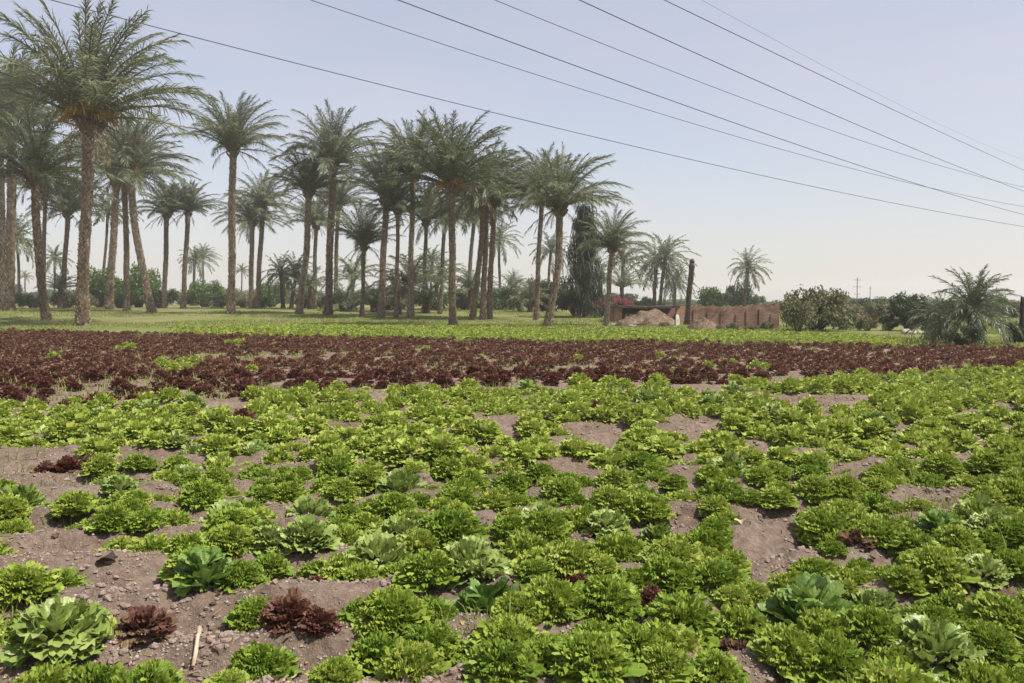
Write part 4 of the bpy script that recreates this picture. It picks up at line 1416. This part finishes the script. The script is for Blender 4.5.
def mound(px, base, top, half, d, label, name="earth_mound", mat="mound", seed=0):
    d = dn(d)
    rng = np.random.default_rng(seed)
    g = P(px, base, d)
    z = float(gh(g[0], g[1])) - 0.05
    hgt = P(px, top, d)[2] - z
    wd = half * d / F_PX
    n = 46
    X, Y = np.meshgrid(np.linspace(-1, 1, n), np.linspace(-1, 1, n), indexing="ij")
    rr = np.hypot(X, Y)
    prof = np.clip(1 - rr ** 2.2, 0, 1) ** 0.75
    Z = prof * (1 + 0.35 * vnoise(X * 2.6 + seed * 7, Y * 2.6, 1) + 0.34 * vnoise(X * 6 + seed, Y * 6, 2) + 0.24 * vnoise(X * 15, Y * 15, 3)) * hgt
    Z = Z - 0.06 * sstep(0.9, 1.2, rr)
    V = np.stack([X * wd, Y * wd * 0.7, Z], -1).reshape(-1, 3)
    return tag(put(name, np_mesh(name, V, grid_faces(n, n)[:, ::-1], np.zeros((0, 3), int), M[mat], True), None, (g[0], g[1], z)), label, "mound")


mound(650, 326, 311.5, 28, 35.6, "large pinkish brown heap of earth and straw before the ruined hut", seed=1)
mound(703, 329, 319.5, 17, 31.6, "low rubble heap leaning on the brick wall beside the dead trunk", seed=2)
mound(628, 326, 318, 14, 35.2, "small earth heap at the left foot of the large heap", seed=3)

# whitewashed stone by the dead trunk
d = dn(35.0)
mb = MB()
g = P(677, 325.5, d)
hgt = P(677, 314.5, d)[2]
for k, (w0, z0_, z1_) in enumerate([(0.24, -0.05, hgt * 0.55), (0.18, hgt * 0.55 + 0.002, hgt)]):
    box(mb, (0, 0, (z0_ + z1_) / 2), (w0, w0, z1_ - z0_), 0.3, 0.025)
tag(put("marker_stone", mb.mesh("marker_stone", M["white"]), None, (g[0], g[1], 0)), "pale whitewashed upright stone left of the dead trunk", "stone")


def log(px, py, d, ln, r, rz, label, mat="post"):
    d, ln, r = dn(d), ln * 1.35, r * 1.35
    g = P(px, py, d)
    rng = np.random.default_rng(int(px * 3))
    mb = MB()
    n = 7
    s = np.linspace(-0.5, 0.5, n)
    pts = np.stack([s * ln, 0.04 * ln * np.sin(s * 5), r * 0.9 + 0.02 * rng.normal(0, 1, n)], 1)
    tube(mb, pts, r * (1 - 0.25 * (s + 0.5)) * rng.uniform(0.9, 1.1, n), 8)
    tag(put("log", mb.mesh("log", M[mat], True), None, (g[0], g[1], float(gh(g[0], g[1])) - 0.02), rz), label, "log")


log(617, 325.5, 35.5, 0.6, 0.06, 0.1, "grey log lying left of the small earth heap", "stone")
log(634, 326.5, 34.6, 0.5, 0.05, -0.2, "short log in front of the large earth heap", "stone")
log(742, 330.5, 31.2, 0.35, 0.05, 0.1, "dark log lying at the foot of the brick wall")
log(900, 340, 25.7, 0.5, 0.05, 0.2, "dark log in the grass below the tall dark bush")
log(700, 327.5, 30.8, 1.2, 0.035, -0.6, "pale pole leaning over the rubble beside the dead trunk", "stick")


def rocks(px, py, d, label, n, seed):
    d = dn(d)
    rng = np.random.default_rng(seed)
    for k in range(n):
        g = P(px + rng.uniform(-9, 9), py, d + rng.uniform(-0.4, 0.4))
        s = rng.uniform(0.10, 0.2)
        mb = MB()
        blob(mb, (0, 0, s * 0.5), (s * 1.3, s, s * 0.8), rng, 8, 11, 0.13)
        tag(put("stone", mb.mesh("stone", M["stone"], True), None, (g[0], g[1], float(gh(g[0], g[1])) - 0.02), rng.uniform(0, 6)), label, "stone", "pale stones by the dark bush")


rocks(915, 334, 29.2, "pale stone in the small heap before the tall dark bush", 6, 1)


def shed(px0, px1, base, top, d, label, mat, name="shed"):
    d = dn(d)
    a, b = P(px0, base, d), P(px1, base, d)
    z0 = float(gh(a[0], d)) - 0.05
    hgt = P(px0, top, d)[2] - z0
    ln = b[0] - a[0]
    o = tag(put(name, None, None, (a[0], d, z0)), label, "shed")
    mb = MB()
    dp = max(1.0, ln * 0.7)
    t = 0.12
    box(mb, (ln * 0.15, t / 2, hgt / 2), (ln * 0.3, t, hgt))
    box(mb, (ln * 0.85, t / 2, hgt / 2), (ln * 0.3, t, hgt))
    box(mb, (ln / 2, t / 2, hgt * 0.88), (ln * 0.398, t, hgt * 0.24))
    box(mb, (ln / 2, dp, hgt / 2), (ln, t, hgt))
    box(mb, (t / 2, dp / 2, hgt / 2), (t, dp - t - 0.004, hgt))
    box(mb, (ln - t / 2, dp / 2, hgt / 2), (t, dp - t - 0.004, hgt))
    put("wall", mb.mesh("wall", M[mat]), o)
    m_ = MB(); box(m_, (ln / 2, dp / 2, hgt + 0.045), (ln + 0.2, dp + 0.35, 0.08))
    put("roof", m_.mesh("roof", M["grey_plaster"]), o)
    m_ = MB(); box(m_, (ln / 2, t / 2 + 0.02, hgt * 0.375), (ln * 0.39, 0.05, hgt * 0.75))
    put("door", m_.mesh("door", M["post"]), o)


shed(984, 1006, 333, 323, 40, "low grey plastered shed behind the low spreading palm", "grey_plaster")
shed(938, 953, 334, 323, 36, "small shed with dark door behind the drooping palm", "stone")


# ------------------------------------------------------------------ poles
def post(px, base, top, d, r, label):
    d = dn(d)
    g = P(px, base, d)
    z = float(gh(g[0], g[1])) - 0.05
    hgt = P(px, top, d)[2] - z
    rng = np.random.default_rng(2)
    mb = MB()
    n = 9
    s = np.linspace(0, 1, n)
    tube(mb, np.stack([0.012 * np.sin(s * 7), 0.01 * np.cos(s * 5), s * hgt], 1), r * (1.1 - 0.2 * s) * rng.uniform(0.95, 1.05, n), 10)
    tag(put("timber_post", mb.mesh("timber_post", M["post"], True), None, (g[0], g[1], z)), label, "post")


post(1021.5, 344, 297, 24, 0.085, "dark upright timber post at the right edge")


def power_pole(px, d, top, label, arms, sc):
    d = dn(d)
    g = P(px, 300, d)
    hgt = P(px, top, d)[2]
    o = tag(put("power_pole", None, None, (g[0], g[1], -0.1)), label, "power pole")
    mb = MB()
    w = 0.16 * sc
    for sx in (-1, 1):
        tube(mb, [(sx * w, 0, 0), (sx * w * 0.55, 0, hgt + 0.1)], 0.05 * sc, 6)
    n = 9
    for k in range(n):
        z0, z1 = hgt * k / n, hgt * (k + 1) / n
        x0, x1 = w * (1 - 0.45 * k / n), w * (1 - 0.45 * (k + 1) / n)
        sg = 1 if k % 2 else -1
        tube(mb, [(-sg * x0, 0, z0), (sg * x1, 0, z1)], 0.03 * sc, 5)
    put("mast", mb.mesh("mast", M["steel"]), o)
    for z_, ln in arms:
        m_ = MB(); tube(m_, [(-ln * sc, -0.06 * sc, hgt * z_), (ln * sc, -0.06 * sc, hgt * z_)], 0.05 * sc, 6)
        am = put("crossarm", m_.mesh("crossarm", M["steel"]), o)
        for sx in (-1, 1):
            m2 = MB(); tube(m2, [(sx * ln * sc * 0.92, -0.06 * sc, hgt * z_), (sx * ln * sc * 0.92, -0.06 * sc, hgt * z_ + 0.25 * sc)], [0.05 * sc, 0.04 * sc], 6)
            put("insulator", m2.mesh("insulator", M["steel"]), am)


power_pole(857, 165, 277.5, "far lattice power pole with crossarms above the scrub", [(0.93, 0.9), (0.70, 1.2), (0.45, 0.8)], 0.72)
power_pole(985, 110, 298 - 9, "thin far power pole behind the low spreading palm", [(0.95, 0.6)], 0.55)
power_pole(870, 210, 286, "smaller fainter power pole right of the lattice pole", [(0.9, 0.6)], 0.6)


# ------------------------------------------------------------------ overhead wires
def wire(pts_px, d0, d1, r, label):
    """one cable: a parabola in a vertical plane through its sight points"""
    px = np.array([a for a, _ in pts_px], float)
    A, B = P(pts_px[0][0], pts_px[0][1], d0), P(pts_px[-1][0], pts_px[-1][1], d1)
    tz, zz = [], []
    for a, b in pts_px:
        rr = ray(a, b)
        # ray (x = rr0 k, y = rr1 k) meets the vertical plane A-B
        nrm = np.array([-(B - A)[1], (B - A)[0]])
        k = (A[:2] @ nrm) / (rr[:2] @ nrm)
        p = rr * k + np.array([0, 0, CAM_H])
        tz.append(np.linalg.norm(p[:2] - A[:2]) / np.linalg.norm(B[:2] - A[:2]))
        zz.append(p[2])
    c = np.polyfit(tz, zz, 2)
    t = np.linspace(-0.35, 1.45, 140)
    xy = A[None, :2] + (B - A)[None, :2] * t[:, None]
    z = np.polyval(c, t)
    pts = np.concatenate([xy, z[:, None]], 1)
    pts = pts[z > 2.5]
    mb = MB()
    tube(mb, pts - pts[0], r * 0.72, 6)
    tag(put("power_cable", mb.mesh("power_cable", M["cable"], True), None, pts[0]), label, "cable", "overhead power cables")


wire([(70, 4), (150, 27), (290, 64), (500, 110), (766, 178), (1022, 226)], 27, 70, 0.022, "lowest overhead cable, crossing from the tallest palm to the right edge")
wire([(302, 0), (400, 31), (500, 60), (700, 122), (868, 176), (1024, 206)], 30, 75, 0.020, "second lowest overhead cable, starting above the tall upright palm")
wire([(386, 0), (500, 37), (640, 84), (894, 179), (1024, 214)], 24, 65, 0.022, "overhead cable crossing the second lowest cable near the right side")
wire([(490, 0), (600, 40), (720, 90), (930, 163), (1024, 187)], 30, 75, 0.019, "lower thin cable of the upper right pair of cables")
wire([(577, 0), (700, 54), (820, 108), (940, 160), (1024, 191)], 26, 68, 0.022, "cable whose upper end is next left of the two topmost cables")
wire([(660, 0), (760, 44), (858, 92), (940, 133), (1024, 170)], 27, 68, 0.020, "dark uppermost clearly visible cable at the top right")
wire([(700, 0), (780, 42), (860, 84), (940, 125), (1024, 160)], 60, 150, 0.016, "faintest hair thin cable, topmost at the upper right")


# ------------------------------------------------------------------ small things on the near soil
def stick():
    a, b = G(193, 668), G(202, 619)
    mb = MB()
    s = np.linspace(0, 1, 9)[:, None]
    pts = a + (b - a) * s
    pts[:, 0] += 0.012 * np.sin(s[:, 0] * 5)
    pts[:, 2] = gh_fine(pts[:, 0], pts[:, 1]) + 0.022
    tube(mb, pts - pts[0], np.linspace(0.008, 0.0125, 9) * np.array([1, 1.1, 0.9, 1, 1.1, 1, 1.05, 1.1, 0.9]), 8)
    tag(put("stick", mb.mesh("stick", M["stick"], True), None, pts[0]), "pale dry stick lying on the bare soil in the near left", "stick")


stick()


def scrap(px, py, w, mat, label, name, seed, curl=0.4, cat="leaf"):
    rng = np.random.default_rng(seed)
    g = G(px, py)
    V, Q = leaf_grid(w, 0.4, rad(12), rad(rng.uniform(-20, 20)), 0, 0, 0.012, 2, 6, 9, rng, 0.35, curl)
    V[:, 0] -= w / 2
    tag(put(name, np_mesh(name, V, Q, np.zeros((0, 3), int), M[mat], True), None, (g[0], g[1], float(gh_fine(g[0], g[1])) + 0.012), rng.uniform(0, 6)), label, cat)


scrap(107, 572, 0.12, "thatch", "charred dark leaf scrap on bare soil left of the cos lettuce", "withered_leaf", 1)
scrap(285, 668, 0.10, "stick", "yellowed fallen leaf right of the lone round curly lettuce", "fallen_leaf", 2)
scrap(740, 532, 0.09, "stick", "tan fallen leaf on the left of the big bare soil patch", "fallen_leaf", 3)
scrap(684, 420, 0.16, "white", "pale fallen leaf on the far soil strip in the right half", "fallen_leaf", 4)
scrap(5, 604, 0.12, "white", "whitish fallen leaf at the left edge by the large butterhead", "fallen_leaf", 5)


# dry bits of straw and leaf litter
def litter():
    rng = np.random.default_rng(14)
    n = 2600
    y_ = 3.0 + 10 * rng.random(n) ** 1.6
    x_ = rng.uniform(-1, 1, n) * (0.64 * y_ + 0.5)
    z = gh_fine(x_, y_) + 0.006
    a = rng.uniform(0, PI, n)
    l = rng.uniform(0.008, 0.04, n)
    w = rng.uniform(0.002, 0.006, n)
    c, s = np.cos(a), np.sin(a)
    p = np.stack([x_, y_, z], 1)
    dv = np.stack([c * l, s * l, rng.normal(0, 0.15, n) * l], 1)
    sv = np.stack([-s * w, c * w, rng.normal(0, 0.3, n) * w], 1)
    V = np.stack([p - dv - sv, p + dv - sv, p + dv + sv, p - dv + sv], 1).reshape(-1, 3)
    kind(put("straw_litter", np_mesh("straw_litter", V, np.arange(n * 4).reshape(-1, 4), np.zeros((0, 3), int), M["frond_dry"])), "stuff")


litter()


def fallen_leaves():
    """yellowed and brown bits of leaf caught among the crop"""
    rng = np.random.default_rng(44)
    for name, mat, n in (("yellowed_leaf_litter", "yellow", 170), ("brown_leaf_litter", "dead", 420)):
        mb = MB()
        for _ in range(n):
            y_ = 3.1 + 13 * rng.random() ** 1.5
            x_ = rng.uniform(-1, 1) * (0.64 * y_ + 0.5)
            px, py = pix(x_, y_, 0)
            if py < np.interp(px, *NEAR_EDGE):
                continue
            V, Q = leaf_grid(rng.uniform(0.018, 0.05), 0.42, rad(rng.uniform(-5, 40)), rad(rng.uniform(-60, 40)), rng.uniform(0, 6.28), 0, 0.006, 2.0, 4, 7, rng, 0.3, 0.3)
            mb.add(V + np.array([x_, y_, float(gh_fine(x_, y_)) + 0.006]), Q)
        kind(put(name, mb.mesh(name, M[mat], True)), "stuff")


fallen_leaves()

# ------------------------------------------------------------------ air
HAZE = 0.0007
m, nt, N, L = mat_new("haze_air")
out = N.new("ShaderNodeOutputMaterial")
pv = N.new("ShaderNodeVolumePrincipled")
pv.inputs["Color"].default_value = (0.97, 0.96, 0.97, 1)
pv.inputs["Density"].default_value = HAZE
pv.inputs["Anisotropy"].default_value = 0.3
L.new(pv.outputs[0], out.inputs["Volume"])
mb = MB()
box(mb, (0, 690, 14.0), (3000, 1480, 30.4))
hz_o = put("haze", mb.mesh("haze", m))
kind(hz_o, "stuff")

# ------------------------------------------------------------------ light
SUN_EL, SUN_AZ = 58.0, 116.0
w = bpy.data.worlds.new("World")
S.world = w
w.use_nodes = True
nt = w.node_tree
nt.nodes.clear()
o_ = nt.nodes.new("ShaderNodeOutputWorld")
bg = nt.nodes.new("ShaderNodeBackground")
sk = nt.nodes.new("ShaderNodeTexSky")
sk.sky_type = "NISHITA"
sk.sun_disc = False
sk.sun_elevation = rad(SUN_EL)
sk.sun_rotation = rad(SUN_AZ)
sk.air_density = 1.1
sk.dust_density = 1.2
sk.ozone_density = 1.0
bg.inputs[1].default_value = 0.112
veil = nt.nodes.new("ShaderNodeMixRGB")        # high thin dust in the air above the modelled haze
vtc = nt.nodes.new("ShaderNodeTexCoord")
vmp = nt.nodes.new("ShaderNodeMapping"); vmp.inputs["Scale"].default_value = (1.3, 1.3, 6.0)
vnz = nt.nodes.new("ShaderNodeTexNoise"); vnz.inputs["Scale"].default_value = 2.2; vnz.inputs["Detail"].default_value = 5
nt.links.new(vtc.outputs["Generated"], vmp.inputs[0]); nt.links.new(vmp.outputs[0], vnz.inputs["Vector"])
vmr = nt.nodes.new("ShaderNodeMapRange")
vmr.inputs[1].default_value, vmr.inputs[2].default_value = 0.3, 0.7
vmr.inputs[3].default_value, vmr.inputs[4].default_value = 0.42, 0.60
nt.links.new(vnz.outputs["Fac"], vmr.inputs[0]); nt.links.new(vmr.outputs[0], veil.inputs[0])
veil.inputs[2].default_value = (4.9, 4.45, 4.8, 1)
nt.links.new(sk.outputs[0], veil.inputs[1])
nt.links.new(veil.outputs[0], bg.inputs[0])
nt.links.new(bg.outputs[0], o_.inputs[0])
sun = bpy.data.lights.new("sun", "SUN")
sun.energy = 5.0
sun.angle = rad(0.5)
sun.color = (1.0, 0.95, 0.87)
so = bpy.data.objects.new("sun", sun)
COL.objects.link(so)
dirv = Vector((math.cos(rad(SUN_EL)) * math.sin(rad(SUN_AZ)), math.cos(rad(SUN_EL)) * math.cos(rad(SUN_AZ)), math.sin(rad(SUN_EL))))
so.rotation_euler = dirv.to_track_quat("Z", "Y").to_euler()
so.location = (20, 10, 40)

S.view_settings.view_transform = "Standard"
S.view_settings.look = "None"
S.view_settings.exposure = 0.5
S.view_settings.gamma = 1.0
S.view_settings.use_curve_mapping = False
S.cycles.use_denoising = True
S.cycles.denoiser = "OPENIMAGEDENOISE"
S.cycles.denoising_input_passes = "RGB_ALBEDO_NORMAL"
S.cycles.max_bounces = 8
S.cycles.transparent_max_bounces = 8
S.cycles.volume_bounces = 1
S.cycles.sample_clamp_indirect = 4.0
